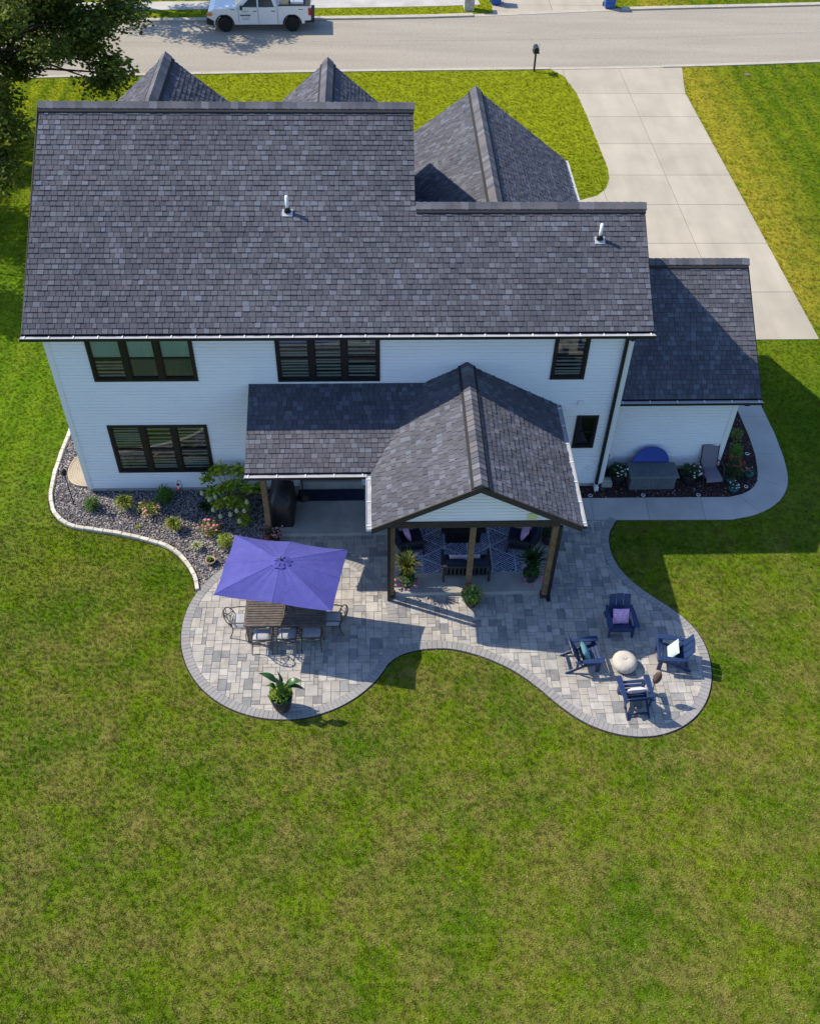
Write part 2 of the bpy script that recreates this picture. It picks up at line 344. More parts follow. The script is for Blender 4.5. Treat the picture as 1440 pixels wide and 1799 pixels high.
def tag(o, label=None, cat=None, group=None, kind=None):
    if label: o['label'] = label
    if cat: o['category'] = cat
    if group: o['group'] = group
    if kind: o['kind'] = kind
    return o
KIDS = {}
def copy_tree(o, parent=None):
    c = o.copy(); C.objects.link(c); c.parent = parent
    for ch in list(o.children): copy_tree(ch, c)
    return c
def rotm(ax, deg, piv=(0, 0, 0)):
    p = Vector(piv); return Matrix.Translation(p) @ Matrix.Rotation(rad(deg), 4, ax) @ Matrix.Translation(-p)
def inpoly(px, py, poly):
    ins = np.zeros(px.shape, bool); n = len(poly); j = n-1
    for i in range(n):
        xi, yi = poly[i]; xj, yj = poly[j]
        c = ((yi > py) != (yj > py)) & (px < (xj-xi)*(py-yi)/((yj-yi) or 1e-9)+xi); ins ^= c; j = i
    return ins
def clip_rect(poly, x0, y0, x1, y1):
    def cut(pl, f, inter):
        out = []
        for i in range(len(pl)):
            a, b = pl[i-1], pl[i]
            if f(b):
                if not f(a): out.append(inter(a, b))
                out.append(b)
            elif f(a): out.append(inter(a, b))
        return out
    def ix(x): return lambda a, b: (x, a[1]+(b[1]-a[1])*(x-a[0])/(b[0]-a[0]))
    def iy(y): return lambda a, b: (a[0]+(b[0]-a[0])*(y-a[1])/(b[1]-a[1]), y)
    for f, i_ in ((lambda p: p[0] >= x0, ix(x0)), (lambda p: p[0] <= x1, ix(x1)), (lambda p: p[1] >= y0, iy(y0)), (lambda p: p[1] <= y1, iy(y1))):
        poly = cut(poly, f, i_)
        if len(poly) < 3: return []
    return poly
def area(p): return abs(sum(p[i-1][0]*p[i][1]-p[i][0]*p[i-1][1] for i in range(len(p))))/2
def smooth_line(pts, it=2, closed=False):
    for _ in range(it):
        out = [] if closed else [pts[0]]
        rngi = range(len(pts)) if closed else range(len(pts)-1)
        for i in rngi:
            a, b = pts[i], pts[(i+1) % len(pts)]
            out += [(a[0]*.75+b[0]*.25, a[1]*.75+b[1]*.25), (a[0]*.25+b[0]*.75, a[1]*.25+b[1]*.75)]
        if not closed: out.append(pts[-1])
        pts = out
    return pts
def resample(pts, step):
    d = [0]
    for a, b in zip(pts, pts[1:]): d.append(d[-1]+math.hypot(b[0]-a[0], b[1]-a[1]))
    n = max(1, round(d[-1]/step)); out = []; j = 0
    for i in range(n+1):
        t = d[-1]*i/n
        while j < len(d)-2 and d[j+1] < t: j += 1
        k = (t-d[j])/((d[j+1]-d[j]) or 1); out.append((pts[j][0]+(pts[j+1][0]-pts[j][0])*k, pts[j][1]+(pts[j+1][1]-pts[j][1])*k))
    return out
def offset(pts, d):
    out = []
    for i, p in enumerate(pts):
        a, b = pts[max(i-1, 0)], pts[min(i+1, len(pts)-1)]; l = math.hypot(b[0]-a[0], b[1]-a[1]) or 1
        out.append((p[0]-(b[1]-a[1])/l*d, p[1]+(b[0]-a[0])/l*d))
    return out

# ------------------------------------------------------------------ ground shapes (metres; house back wall at y=21.46)
near_kerb = smooth_line([(-80, 46), (-30, 50.9), (-13.8, 51.95), (-9, 52.3), (2.2, 52.86), (9.2, 53.08), (17, 53.5), (24.4, 54.2), (50, 57), (90, 62)])
far_kerb = smooth_line([(-80, 53.6), (-30, 58.2), (-13, 59.1), (-4.8, 59.48), (3.75, 59.95), (7.1, 60.35), (14.3, 61.34), (27.35, 62.32), (50, 64.7), (90, 70)])
CC = (-2.3, 16.21); CR = 2.914
circle = [(CC[0]+CR*math.cos(2*PI*i/96), CC[1]+CR*math.sin(2*PI*i/96)) for i in range(97)]
wave = smooth_line([(.12, 14.62), (.3, 14.92), (.61, 15.2), (1.07, 15.36), (1.68, 15.4), (2.13, 15.36), (2.87, 15.1), (3.59, 14.68), (4.13, 14.18), (4.64, 13.57), (5.14, 13.1), (5.67, 12.79),
        (6.3, 12.61), (6.93, 12.60), (7.55, 12.78), (8.10, 13.14), (8.52, 13.65), (8.79, 14.30), (8.89, 14.98), (8.82, 15.63), (8.55, 16.22), (8.11, 16.72), (7.57, 17.24), (7.13, 17.83), (6.91, 18.42), (6.88, 19.08), (6.99, 19.54), (7.29, 20.0)], 2)
wave_in = offset(wave, .235)
rest_poly = [(-1.8, 14.5)]+wave+[(7.29, 20.0), (5.0, 20.0), (5.0, 20.93), (4.6, 20.93), (4.6, 17.4), (.6, 17.4), (.6, 19.6), (-3.0, 19.6), (-3.05, 19.0), (-2.3, 18.0)]
rest_in = [(-1.8, 14.9)]+[(.0, 15.0)]+wave_in+[(7.0, 19.98), (5.0, 19.98), (5.0, 20.9), (4.7, 20.9), (4.7, 17.3), (.5, 17.3), (.5, 19.5), (-2.95, 19.5), (-2.98, 18.9), (-2.3, 18.0)]
bed_edge = smooth_line([(-9.80, 26.5), (-9.80, 24.06), (-9.87, 23.25), (-9.89, 22.34), (-9.85, 21.59), (-9.74, 20.98), (-9.52, 20.51), (-9.17, 20.13), (-8.76, 19.94), (-8.26, 19.84), (-7.65, 19.72), (-6.87, 19.5), (-6.18, 19.26), (-5.73, 18.97), (-5.35, 18.53), (-5.06, 17.99), (-4.94, 17.5)], 2)
bed_poly = bed_edge+[(-4.6, 17.9), (-3.9, 18.55), (-3.05, 19.0), (-3.0, 21.46), (-8.65, 21.46), (-8.65, 26.5)]
walk_in = [(5.0, 20.93), (6.36, 20.92), (10.7, 20.9)]+smooth_line([(10.98, 20.9), (11.55, 21.06), (11.98, 21.46), (12.17, 22.02), (12.3, 22.81)], 1)+[(12.34, 23.63), (12.32, 24.63), (12.2, 28.95)]
walk_out = [(5.0, 20.0), (6.36, 20.0), (10.4, 19.95)]+smooth_line([(10.8, 19.95), (11.65, 20.14), (12.4, 20.6), (12.87, 21.2), (13.08, 21.8), (13.19, 22.66)], 1)+[(13.23, 23.76), (13.18, 25.3), (13.1, 28.95)]
walk_poly = walk_out+walk_in[::-1]
mulch_poly = walk_in[:-1]+[(12.25, 27), (10.9, 27), (10.9, 22.2), (7.05, 22.2), (7.05, 21.46), (5.0, 21.46)]
drive_poly = [(9.72, 52.78), (9.87, 52.6), (10.26, 52.0), (10.62, 49.92), (10.74, 47.24), (10.8, 44.35), (10.84, 41.9), (10.75, 41.0), (10.45, 40.1), (9.95, 39.45), (9.16, 39.07), (7.5, 38.9), (1.0, 38.9), (1.0, 34.6),
              (7.05, 34.6), (7.05, 29.0), (11.2, 28.95), (16.4, 28.95), (16.27, 47.28), (16.25, 49.97), (16.48, 51.36), (16.80, 53.16)]
far_drive = [(7.3, 60.52), (14.2, 61.35), (14.9, 78), (8.0, 78)]

# ------------------------------------------------------------------ setting
g = MB(); g.add([(-600, -300, 0), (600, -300, 0), (600, 900, 0), (-600, 900, 0)], [(0, 1, 2, 3)])
tag(g.build('lawn', 'lawn'), 'mown lawn round the house', kind='structure')
st = MB(); st.prism(near_kerb+far_kerb[::-1], -.05, .012); street = tag(st.build('street', 'street'), kind='structure')
cs = smooth_line([(-80, 50), (-30, 55.1), (-14, 56.2), (2.3, 56.61), (13.9, 57.11), (26, 58.2), (90, 66)])
sm = MB(); sm.prism(cs+offset(cs, .035)[::-1], .0, .017); sm.build('seam', 'seam', street)
for (x0, y0, x1, y1) in [(3.0, 53.2, 3.3, 56.5), (10.6, 53.4, 10.9, 57.0), (15.2, 57.3, 15.5, 61.2), (-1.2, 56.8, -1.0, 59.8)]:
    q = [(x0, y0)]
    for i in range(1, 9): q.append((x0+(x1-x0)*i/8+R.uniform(-.12, .12), y0+(y1-y0)*i/8))
    ck = MB(); ck.prism(q+offset(q, .018)[::-1], 0, .0165); ck.build('crack', 'seam', street)
for kk, (ln, wd) in enumerate(((near_kerb, .28), (far_kerb, -.40))):
    o = empty('kerb'); tag(o, kind='structure')
    pts = resample([p for p in ln if -26 < p[0] < 40], 3.0)
    for a, b in zip(pts, pts[1:]):
        if kk == 0 and 9.3 < (a[0]+b[0])/2 < 17.2: hz = .024
        elif kk == 1 and 6.8 < (a[0]+b[0])/2 < 14.4: hz = .03
        else: hz = .10 if kk else .05
        sub = resample([a, b], 1.0); dx, dy = b[0]-a[0], b[1]-a[1]; l = math.hypot(dx, dy); g_ = .006
        a2 = (a[0]+dx/l*g_, a[1]+dy/l*g_); b2 = (b[0]-dx/l*g_, b[1]-dy/l*g_)
        k = MB(); o2 = offset([a2, b2], -wd if kk == 0 else -wd); k.prism([a2, b2, o2[1], o2[0]], -.02, hz, .02); k.build('kerb_stone', 'kerb', o)
def slabs(name, poly, cuts_x, cuts_y, z1, mt, piece='concrete_slab', gap=.012):
    o = empty(name); tag(o, kind='structure')
    b = MB(); b.prism(poly, -.03, z1-.02); b.build('joint_bed', 'bed', o)
    for xa, xb in zip(cuts_x, cuts_x[1:]):
        for ya, yb in zip(cuts_y, cuts_y[1:]):
            p = clip_rect(poly, xa+gap, ya+gap, xb-gap, yb-gap)
            if p and area(p) > .02: q = MB(); q.prism(p, -.02, z1); q.build(piece, mt, o)
    return o
slabs('driveway', drive_poly, [.5, 4.2, 7.08, 10.3, 13.35, 17.2], [28.9, 32, 35.54, 38.68, 41.31, 44.36, 47.26, 49.9, 53.6], .03, 'conc')
slabs('opposite_driveway', far_drive, [6.9, 10.9, 15], [60.4, 62.2, 65.5, 70, 78.2], .02, 'conc')
pw = resample(walk_out, .05); pi_ = resample(walk_in, .05)
walk = empty('sidewalk'); tag(walk, kind='structure'); b = MB(); b.prism(walk_poly, -.03, .025); b.build('joint_bed', 'bed', walk)
cuts = [((5, 20.0), (5, 20.93)), ((6.62, 20.0), (6.65, 20.92)), ((8.29, 19.97), (8.33, 20.9)), ((10.02, 19.95), (10.06, 20.9)), ((11.75, 20.2), (11.24, 20.95)), ((12.87, 21.25), (12.02, 21.75)), ((13.19, 22.8), (12.27, 22.85)), ((13.2, 24.67), (12.32, 24.65)), ((13.15, 26.6), (12.27, 26.6)), ((13.1, 28.93), (12.2, 28.93))]
def nearest(L_, p): return min(range(len(L_)), key=lambda i: (L_[i][0]-p[0])**2+(L_[i][1]-p[1])**2)
for (oa, ia), (ob, ib) in zip(cuts, cuts[1:]):
    A = pw[nearest(pw, oa):nearest(pw, ob)+1]; B = pi_[nearest(pi_, ia):nearest(pi_, ib)+1]
    poly = A[::3]+[A[-1]]+(B[::3]+[B[-1]])[::-1]; cx = sum(p[0] for p in poly)/len(poly); cyy = sum(p[1] for p in poly)/len(poly)
    poly = [(cx+(p[0]-cx)*.993, cyy+(p[1]-cyy)*.995) for p in poly]
    q = MB(); q.prism(poly, -.02, .04); q.build('concrete_slab', 'walk', walk)
fs_a = offset([p for p in far_kerb if -30 < p[0] < 7.4], 1.85); fs_b = offset(fs_a, 1.3)
q = MB(); q.prism(fs_a+fs_b[::-1], 0, .03); fsw = tag(q.build('far_sidewalk', 'walk'), kind='structure')
q = MB()
fs_c = offset([p for p in far_kerb if p[0] > 14.0], 2.9); fs_d = offset(fs_c, 1.3); q.prism(fs_c+fs_d[::-1], 0, .03); q.build('slab_run', 'walk', fsw)

# patio
patio = empty('patio'); tag(patio, kind='structure')
pb = MB(); pb.prism(circle[:-1], -.03, .012); pb.build('joint_bed', 'bed', patio)
pb = MB(); pb.prism(rest_poly, -.03, .016); pb.build('joint_bed', 'bed', patio)
ins_circle = [(CC[0]+(CR-.235)*math.cos(2*PI*i/90), CC[1]+(CR-.235)*math.sin(2*PI*i/90)) for i in range(90)]
out_ring = [(CC[0]+(CR+.004)*math.cos(2*PI*i/90), CC[1]+(CR+.004)*math.sin(2*PI*i/90)) for i in range(90)]
mod = .112; gx0, gy0 = -5.3, 12.4; nx, ny = 130, 80
occ = np.zeros((nx, ny), bool); rects = []
for j in range(ny):
    for i in range(nx):
        if occ[i, j]: continue
        opts = [(2, 2), (3, 2), (2, 3), (2, 2), (3, 3), (2, 1), (2, 3)]; R.shuffle(opts)
        opts += [(1, 2), (2, 1), (1, 1)]
        for (a, b) in opts:
            if i+a <= nx and j+b <= ny and not occ[i:i+a, j:j+b].any():
                occ[i:i+a, j:j+b] = True; rects.append((gx0+i*mod, gy0+j*mod, gx0+(i+a)*mod, gy0+(j+b)*mod)); break
cells = []
for (x0, y0, x1, y1) in rects:
    cx, cyy = (x0+x1)/2, (y0+y1)/2; gq = .0045
    dc = math.hypot(cx-CC[0], cyy-CC[1])
    if dc < CR+.2:
        p = clip_rect(ins_circle, x0+gq, y0+gq, x1-gq, y1-gq)
        if p and area(p) > .0012: cells.append(p)
    if dc > CR-.25:
        p = clip_rect(rest_in, x0+gq, y0+gq, x1-gq, y1-gq)
        if p and area(p) > .0012:
            if max(math.hypot(a-CC[0], b-CC[1]) for a, b in p) > CR-.02 and cx > -3.2:
                dn = min(math.hypot(a-CC[0], b-CC[1]) for a, b in p)
                cells.append(p)
def hid(p):
    cx = sum(a for a, b in p)/len(p); cyy = sum(b for a, b in p)/len(p)
    return (.3 < cx < 5.2 and 17.5 < cyy < 21.5) or (-4.2 < cx < -.8 and 16.6 < cyy < 18.3) or cyy > 19.6
def dist2(p): return (p[0][0]**2+p[0][1]**2+21.5**2)
cells.sort(key=lambda p: (hid(p), -area(p)/dist2(p)))
def rb(p):
    z1 = .034+R.uniform(-.002, .003); q = MB(); q.prism(p, .002, z1, .005); return q
for p in cells[:300]: rb(p).build('paver', 'paver_o', patio)
rest = MB()
for p in cells[300:]:
    q = rb(p); rest.add(q.v, q.f)
tag(rest.build('pavers', 'paver_i', patio), kind='stuff')
def border(ln_out, d, step, closed=False):
    a = resample(ln_out, step); b = offset(a, d)
    if closed: b[0] = b[-1] = ((b[0][0]+b[-1][0])/2, (b[0][1]+b[-1][1])/2)
    for i in range(len(a)-1):
        g_ = .025
        def mixp(p, q_, t): return (p[0]+(q_[0]-p[0])*t, p[1]+(q_[1]-p[1])*t)
        poly = [mixp(a[i], a[i+1], g_), mixp(a[i+1], a[i], g_), mixp(b[i+1], b[i], g_), mixp(b[i], b[i+1], g_)]
        q = MB(); q.prism(poly, .0, .040+R.uniform(-.002, .002), .005); q.build('border_paver', 'border', patio)
border(circle, .232, .122, True)
wv = [p for p in wave if math.hypot(p[0]-CC[0], p[1]-CC[1]) > CR+.0]
border(wv, .232, .128)

# rock bed and mulch bed
def scatter(poly, n, excl=()):
    xs = [p[0] for p in poly]; ys = [p[1] for p in poly]
    x = RNG.uniform(min(xs), max(xs), n*3); y = RNG.uniform(min(ys), max(ys), n*3); k = inpoly(x, y, poly)
    for e in excl: k &= ~inpoly(x, y, e)
    return x[k][:n], y[k][:n]
ICO_V = np.array([(0, 0, -1), (.72, -.53, -.45), (-.28, -.85, -.45), (-.89, 0, -.45), (-.28, .85, -.45), (.72, .53, -.45), (.28, -.85, .45), (-.72, -.53, .45), (-.72, .53, .45), (.28, .85, .45), (.89, 0, .45), (0, 0, 1)])
ICO_F = np.array([(0, 1, 2), (1, 0, 5), (0, 2, 3), (0, 3, 4), (0, 4, 5), (1, 5, 10), (2, 1, 6), (3, 2, 7), (4, 3, 8), (5, 4, 9), (1, 10, 6), (2, 6, 7), (3, 7, 8), (4, 8, 9), (5, 9, 10), (6, 10, 11), (7, 6, 11), (8, 7, 11), (9, 8, 11), (10, 9, 11)])
def pebbles(name, x, y, z, smin, smax, flat, mt, box=False):
    n = len(x); V = ICO_V[None]*RNG.uniform(.75, 1.15, (n, 12, 1))
    s = RNG.uniform(smin, smax, (n, 1, 1)); V = V*s*np.stack([RNG.uniform(.7, 1.4, n), RNG.uniform(.7, 1.1, n), np.full(n, flat)], 1)[:, None]
    a = RNG.uniform(0, 2*PI, n); ca, sa = np.cos(a)[:, None], np.sin(a)[:, None]
    X = V[..., 0]*ca-V[..., 1]*sa+x[:, None]; Y = V[..., 0]*sa+V[..., 1]*ca+y[:, None]
    tl = RNG.uniform(-.4, .4, (n, 1)); Z = V[..., 2]+V[..., 0]*tl+z[:, None]
    P = np.stack([X, Y, Z], 2); me = bpy.data.meshes.new(name)
    F = (ICO_F[None]+np.arange(n)[:, None, None]*12).reshape(-1, 3)
    me.from_pydata(P.reshape(-1, 3).tolist(), [], F.tolist()); me.materials.append(M[mt])
    o = bpy.data.objects.new(name, me); C.objects.link(o); return o
q = MB(); q.prism(bed_poly, -.03, .02); tag(q.build('rock_bed_ground', 'rockbase'), kind='structure')
x, y = scatter(bed_poly, 15000, (circle[:-1],)); tag(pebbles('river_rock', x, y, RNG.uniform(.015, .045, len(x)), .016, .034, .65, 'rock'), 'grey and tan river rock filling the curved planting bed', 'rocks', kind='stuff')
q = MB(); q.prism(mulch_poly, -.03, .02); tag(q.build('mulch_bed_ground', 'mulchbase'), kind='structure')
x, y = scatter(mulch_poly, 6000); tag(pebbles('mulch', x, y, RNG.uniform(.015, .035, len(x)), .012, .032, .45, 'mulch'), 'dark purple brown mulch in the bed behind the sidewalk', 'mulch', kind='stuff')
ed = empty('stone_edging', (0, 0, 0)); tag(ed, 'curved row of pale stone blocks edging the rock bed', 'edging')
a = resample(bed_edge, .29)
for i in range(len(a)-1):
    p0, p1 = a[i], a[i+1]; l = math.hypot(p1[0]-p0[0], p1[1]-p0[1]); ux, uy = (p1[0]-p0[0])/l, (p1[1]-p0[1])/l; j = R.uniform(-.008, .008)
    wq = .055
    poly = [(p0[0]+ux*.006-uy*(wq+j), p0[1]+uy*.006+ux*(wq+j)), (p1[0]-ux*.006-uy*(wq+j), p1[1]-uy*.006+ux*(wq+j)), (p1[0]-ux*.006+uy*(wq-j), p1[1]-uy*.006-ux*(wq-j)), (p0[0]+ux*.006+uy*(wq-j), p0[1]+uy*.006-ux*(wq-j))]
    q = MB(); q.prism(poly, -.02, .10+R.uniform(-.008, .008), .012); q.build('edging_block', 'edging', ed)

sg = MB(); ro = CR+.032
ring = [(CC[0]+r_*math.cos(t_), CC[1]+r_*math.sin(t_)) for r_, ts in ((CR, range(0, 61)), (ro, range(60, -1, -1))) for t_ in [rad(148+i*182/60) for i in ts]]
sg.prism(ring, 0, .006); ow = offset(wave, -.04); sg.prism(wave+ow[::-1], 0, .005); be = offset(bed_edge, -.06); be2 = offset(bed_edge, -.10); sg.prism(be+be2[::-1], 0, .0055)
tag(sg.build('soil_gap', 'mulchbase'), kind='structure')
# grass tufts (stuff)
def grass():
    GX, GY = [], []
    for (ya, yb, sp) in ((4.5, 20, .095), (20, 32, .115), (32, 66, .15)):
        gx, gy = np.meshgrid(np.arange(-24, 30, sp), np.arange(ya, yb, sp)); gx = gx.ravel()+RNG.uniform(-.5, .5, gx.size)*sp; gy = gy.ravel()+RNG.uniform(-.5, .5, gy.size)*sp
        GX.append(gx); GY.append(gy)
    X = np.concatenate(GX); Y = np.concatenate(GY); half = .43*(.69*Y+.724*21.5)+1.2; k = np.abs(X-Y*.053) < half
    X, Y = X[k], Y[k]; k = np.ones(len(X), bool)
    for p in (rest_poly, [(CC[0]+(a-CC[0])*1.018, CC[1]+(b-CC[1])*1.018) for a, b in circle[:-1]], wave+offset(wave, -.05)[::-1], bed_poly, walk_poly, mulch_poly, drive_poly, far_drive, near_kerb+far_kerb[::-1], offset(near_kerb, -.3)+near_kerb[::-1], offset(far_kerb, .42)+far_kerb[::-1], fs_a+fs_b[::-1], fs_c+fs_d[::-1],
              [(-8.7, 21.3), (7.1, 21.3), (7.1, 35), (-8.7, 35)], [(7, 22.1), (11, 22.1), (11, 29.2), (7, 29.2)], [(-3.1, 17.1), (4.9, 17.1), (4.9, 21.6), (-3.1, 21.6)]):
        k &= ~inpoly(X, Y, p)
    X, Y = X[k], Y[k]; n = len(X)
    me = bpy.data.meshes.new('grass'); me.vertices.add(n)
    me.vertices.foreach_set('co', np.stack([X, Y, np.zeros(n)], 1).astype(np.float32).ravel())
    at = me.attributes.new('turn', 'FLOAT', 'POINT'); at.data.foreach_set('value', RNG.uniform(0, 6.28, n).astype(np.float32))
    at = me.attributes.new('size', 'FLOAT', 'POINT'); at.data.foreach_set('value', RNG.uniform(.8, 1.15, n).astype(np.float32)*np.where(Y > 32, 1.35, 1.0).astype(np.float32))
    o = bpy.data.objects.new('grass', me); C.objects.link(o)
    t = MB()
    for i in range(20):
        a = R.uniform(0, 6.28); r = .062*R.random()**.5; bx, by = r*math.cos(a), r*math.sin(a); h = R.uniform(.018, .042); d = R.uniform(0, 6.28); l = R.uniform(.01, .04); wq = .009
        px, py = math.cos(d+1.57)*wq, math.sin(d+1.57)*wq
        t.add([(bx-px, by-py, 0), (bx+px, by+py, 0), (bx+l*math.cos(d), by+l*math.sin(d), h)], [(0, 1, 2)])
    tuft = t.build('grass_tuft', 'lawn'); C.objects.unlink(tuft)
    ng = bpy.data.node_groups.new('grass', 'GeometryNodeTree')
    ng.interface.new_socket('Geometry', in_out='INPUT', socket_type='NodeSocketGeometry'); ng.interface.new_socket('Geometry', in_out='OUTPUT', socket_type='NodeSocketGeometry')
    gi = ng.nodes.new('NodeGroupInput'); go = ng.nodes.new('NodeGroupOutput'); ip = ng.nodes.new('GeometryNodeInstanceOnPoints')
    oi = ng.nodes.new('GeometryNodeObjectInfo'); oi.inputs[0].default_value = tuft; oi.inputs['As Instance'].default_value = True
    na = ng.nodes.new('GeometryNodeInputNamedAttribute'); na.data_type = 'FLOAT'; na.inputs[0].default_value = 'turn'
    nb = ng.nodes.new('GeometryNodeInputNamedAttribute'); nb.data_type = 'FLOAT'; nb.inputs[0].default_value = 'size'
    cx = ng.nodes.new('ShaderNodeCombineXYZ'); L = ng.links
    L.new(na.outputs[0], cx.inputs[2]); L.new(gi.outputs[0], ip.inputs['Points']); L.new(oi.outputs['Geometry'], ip.inputs['Instance'])
    L.new(cx.outputs[0], ip.inputs['Rotation']); L.new(nb.outputs[0], ip.inputs['Scale']); L.new(ip.outputs[0], go.inputs[0])
    md = o.modifiers.new('grass', 'NODES'); md.node_group = ng
    me.materials.append(M['lawn'])
    tag(o, 'short mown grass blades covering the lawn', 'grass', kind='stuff')
grass()

# ------------------------------------------------------------------ house
house = empty('house', (-.8, 26, 0)); tag(house, 'large two storey white house with grey shingle roofs and covered back porch', 'house')
HL = Vector(house.location)
def hp(o):                                   # parent to the house keeping world coordinates
    o.parent = house; o.location = Vector(o.location)-HL; return o
def part(mb, name, mt, smooth=False): return hp(mb.build(name, mt, None, smooth))
def siding(name, p0, p1, z0, ztop, openings=(), step=.115, gable=None):
    """lap siding on the vertical plane from p0 to p1 (outside on the right of the direction p1->p0); ztop constant or function of s"""
    p0 = Vector((*p0, 0)); p1 = Vector((*p1, 0)); d = (p1-p0); Lw = d.length; d /= Lw; nrm = Vector((d.y, -d.x, 0))
    q = MB(); zmax = ztop if gable is None else gable[1]
    k = int(math.ceil((zmax-z0)/step-1e-6))
    for i in range(k):
        a, b = z0+i*step, min(z0+(i+1)*step, zmax)
        spans = [(0.0, Lw)]
        if gable is not None and a > ztop:
            sc, zr = gable[0], gable[1]
            def ends(z):
                t = (z-ztop)/(zr-ztop); return sc*t, Lw-(Lw-sc)*t
            lo, hi = ends(a); lo2, hi2 = ends(b)
            if hi-lo < .02: continue
            spans = [(lo, hi, lo2, max(hi2, lo2+.001))]
        for (x0_, x1_, za, zb) in openings:
            if b > za and a < zb:
                ns = []
                for sp in spans:
                    if x0_ > sp[0]: ns.append((sp[0], min(x0_, sp[1])))
                    if x1_ < sp[1]: ns.append((max(x1_, sp[0]), sp[1]))
                spans = [s_ for s_ in ns if s_[1]-s_[0] > .01]
        for sp in spans:
            l, h = sp[0], sp[1]; l2, h2 = (sp[2], sp[3]) if len(sp) > 2 else (l, h)
            A = p0+d*l; B = p0+d*h; A2 = p0+d*l2; B2 = p0+d*h2; o_, i_ = nrm*.020, nrm*.0; tm = .76
            Am = A.lerp(A2, tm); Bm = B.lerp(B2, tm); bm = a+(b-a)*tm
            va = lambda P_, z_, of: (P_.x+of.x, P_.y+of.y, z_)
            q.add([va(A, a, i_), va(B, a, i_), va(B, a, o_), va(A, a, o_), va(Bm, bm, o_), va(Am, bm, o_), va(Bm, bm, i_), va(Am, bm, i_), va(B2, b, i_), va(A2, b, i_)], [(0, 3, 2, 1), (3, 5, 4, 2), (5, 7, 6, 4), (7, 9, 8, 6)])
    return part(q, name, 'siding')
WY = 21.46
WINS = [(-7.60, -4.78, 4.31, 5.88, 3), (-2.60, .21, 4.27, 5.88, 3), (4.93, 5.89, 4.28, 5.88, 1), (-7.61, -4.77, .84, 2.71, 3), (5.90, 6.545, 1.68, 2.94, 1)]
ops = [(a+8.65+.03, b+8.65-.03, c+.03, d-.03) for (a, b, c, d, n) in WINS]+[(-2.24+8.65, -.36+8.65, .4, 2.7)]
siding('rear_wall', (-8.65, WY), (7.05, WY), .17, 6.0, ops)
siding('side_wall', (-8.65, 32.0), (-8.65, WY), .17, 6.0, gable=(5.3, 9.4))
siding('side_wall', (7.05, WY), (7.05, 26.75), 3.0, 6.0, gable=(2.65, 7.9))
siding('side_wall', (1.1, WY+2.5), (1.1, 29.4), 7.9, 8.0, gable=(2.75, 9.45))
siding('front_wall', (1.4, 32.0), (-8.65, 32.0), .17, 6.0)
siding('front_wall', (7.05, 26.75), (1.4, 26.75), .17, 6.0)
WGY = 22.2
siding('rear_wall', (7.05, WGY), (10.88, WGY), .17, 2.95)
siding('side_wall', (10.88, WGY), (10.88, 28.8), .17, 2.95, gable=(3.3, 5.1))
siding('front_wall', (10.88, 28.8), (7.05, 28.8), .17, 2.95)
siding('garage_wall', (6.95, 26.75), (6.95, 34.6), .17, 3.7); siding('garage_wall', (.7, 34.6), (.7, 26.75), .17, 3.7)
siding('garage_front', (6.95, 34.6), (.7, 34.6), 2.5, 3.7, gable=(3.12, 6.0))
q = MB(); q.box(-8.62, WY+.01, -.1, 7.02, 31.95, .17); q.box(7.03, WGY+.01, -.1, 10.85, 28.77, .17); q.box(.72, 26.8, -.1, 6.92, 34.55, .17); part(q, 'foundation', 'found')
q = MB(); q.box(-8.5, WY+.2, .2, 6.9, 31.8, .3); q.box(-8.5, WY+.2, 3.0, 6.9, 26.5, 3.15); part(q, 'floor', 'dark')
q = MB(); q.box(-8.5, WY+1.2, .31, 6.9, WY+1.3, 2.99); q.box(-8.5, WY+1.2, 3.16, 6.9, WY+1.3, 5.9); part(q, 'interior_wall', 'dark')
for (x, y_) in ((-8.65, WY), (7.05, WY), (10.88, WGY)):
    z0, z1 = .17, (5.98 if y_ == WY else 2.93)
    s_ = 1 if x < 0 else -1
    q = MB(); q.box(min(x, x+s_*.115)-(.034 if s_ > 0 else 0), y_-.040, z0, max(x, x+s_*.115)+(.034 if s_ < 0 else 0), y_-.004, z1)
    q.box(x-.034 if s_ > 0 else x+.003, y_-.0035, z0, x-.003 if s_ > 0 else x+.034, y_+.10, z1); part(q, 'corner_trim', 'trimw')

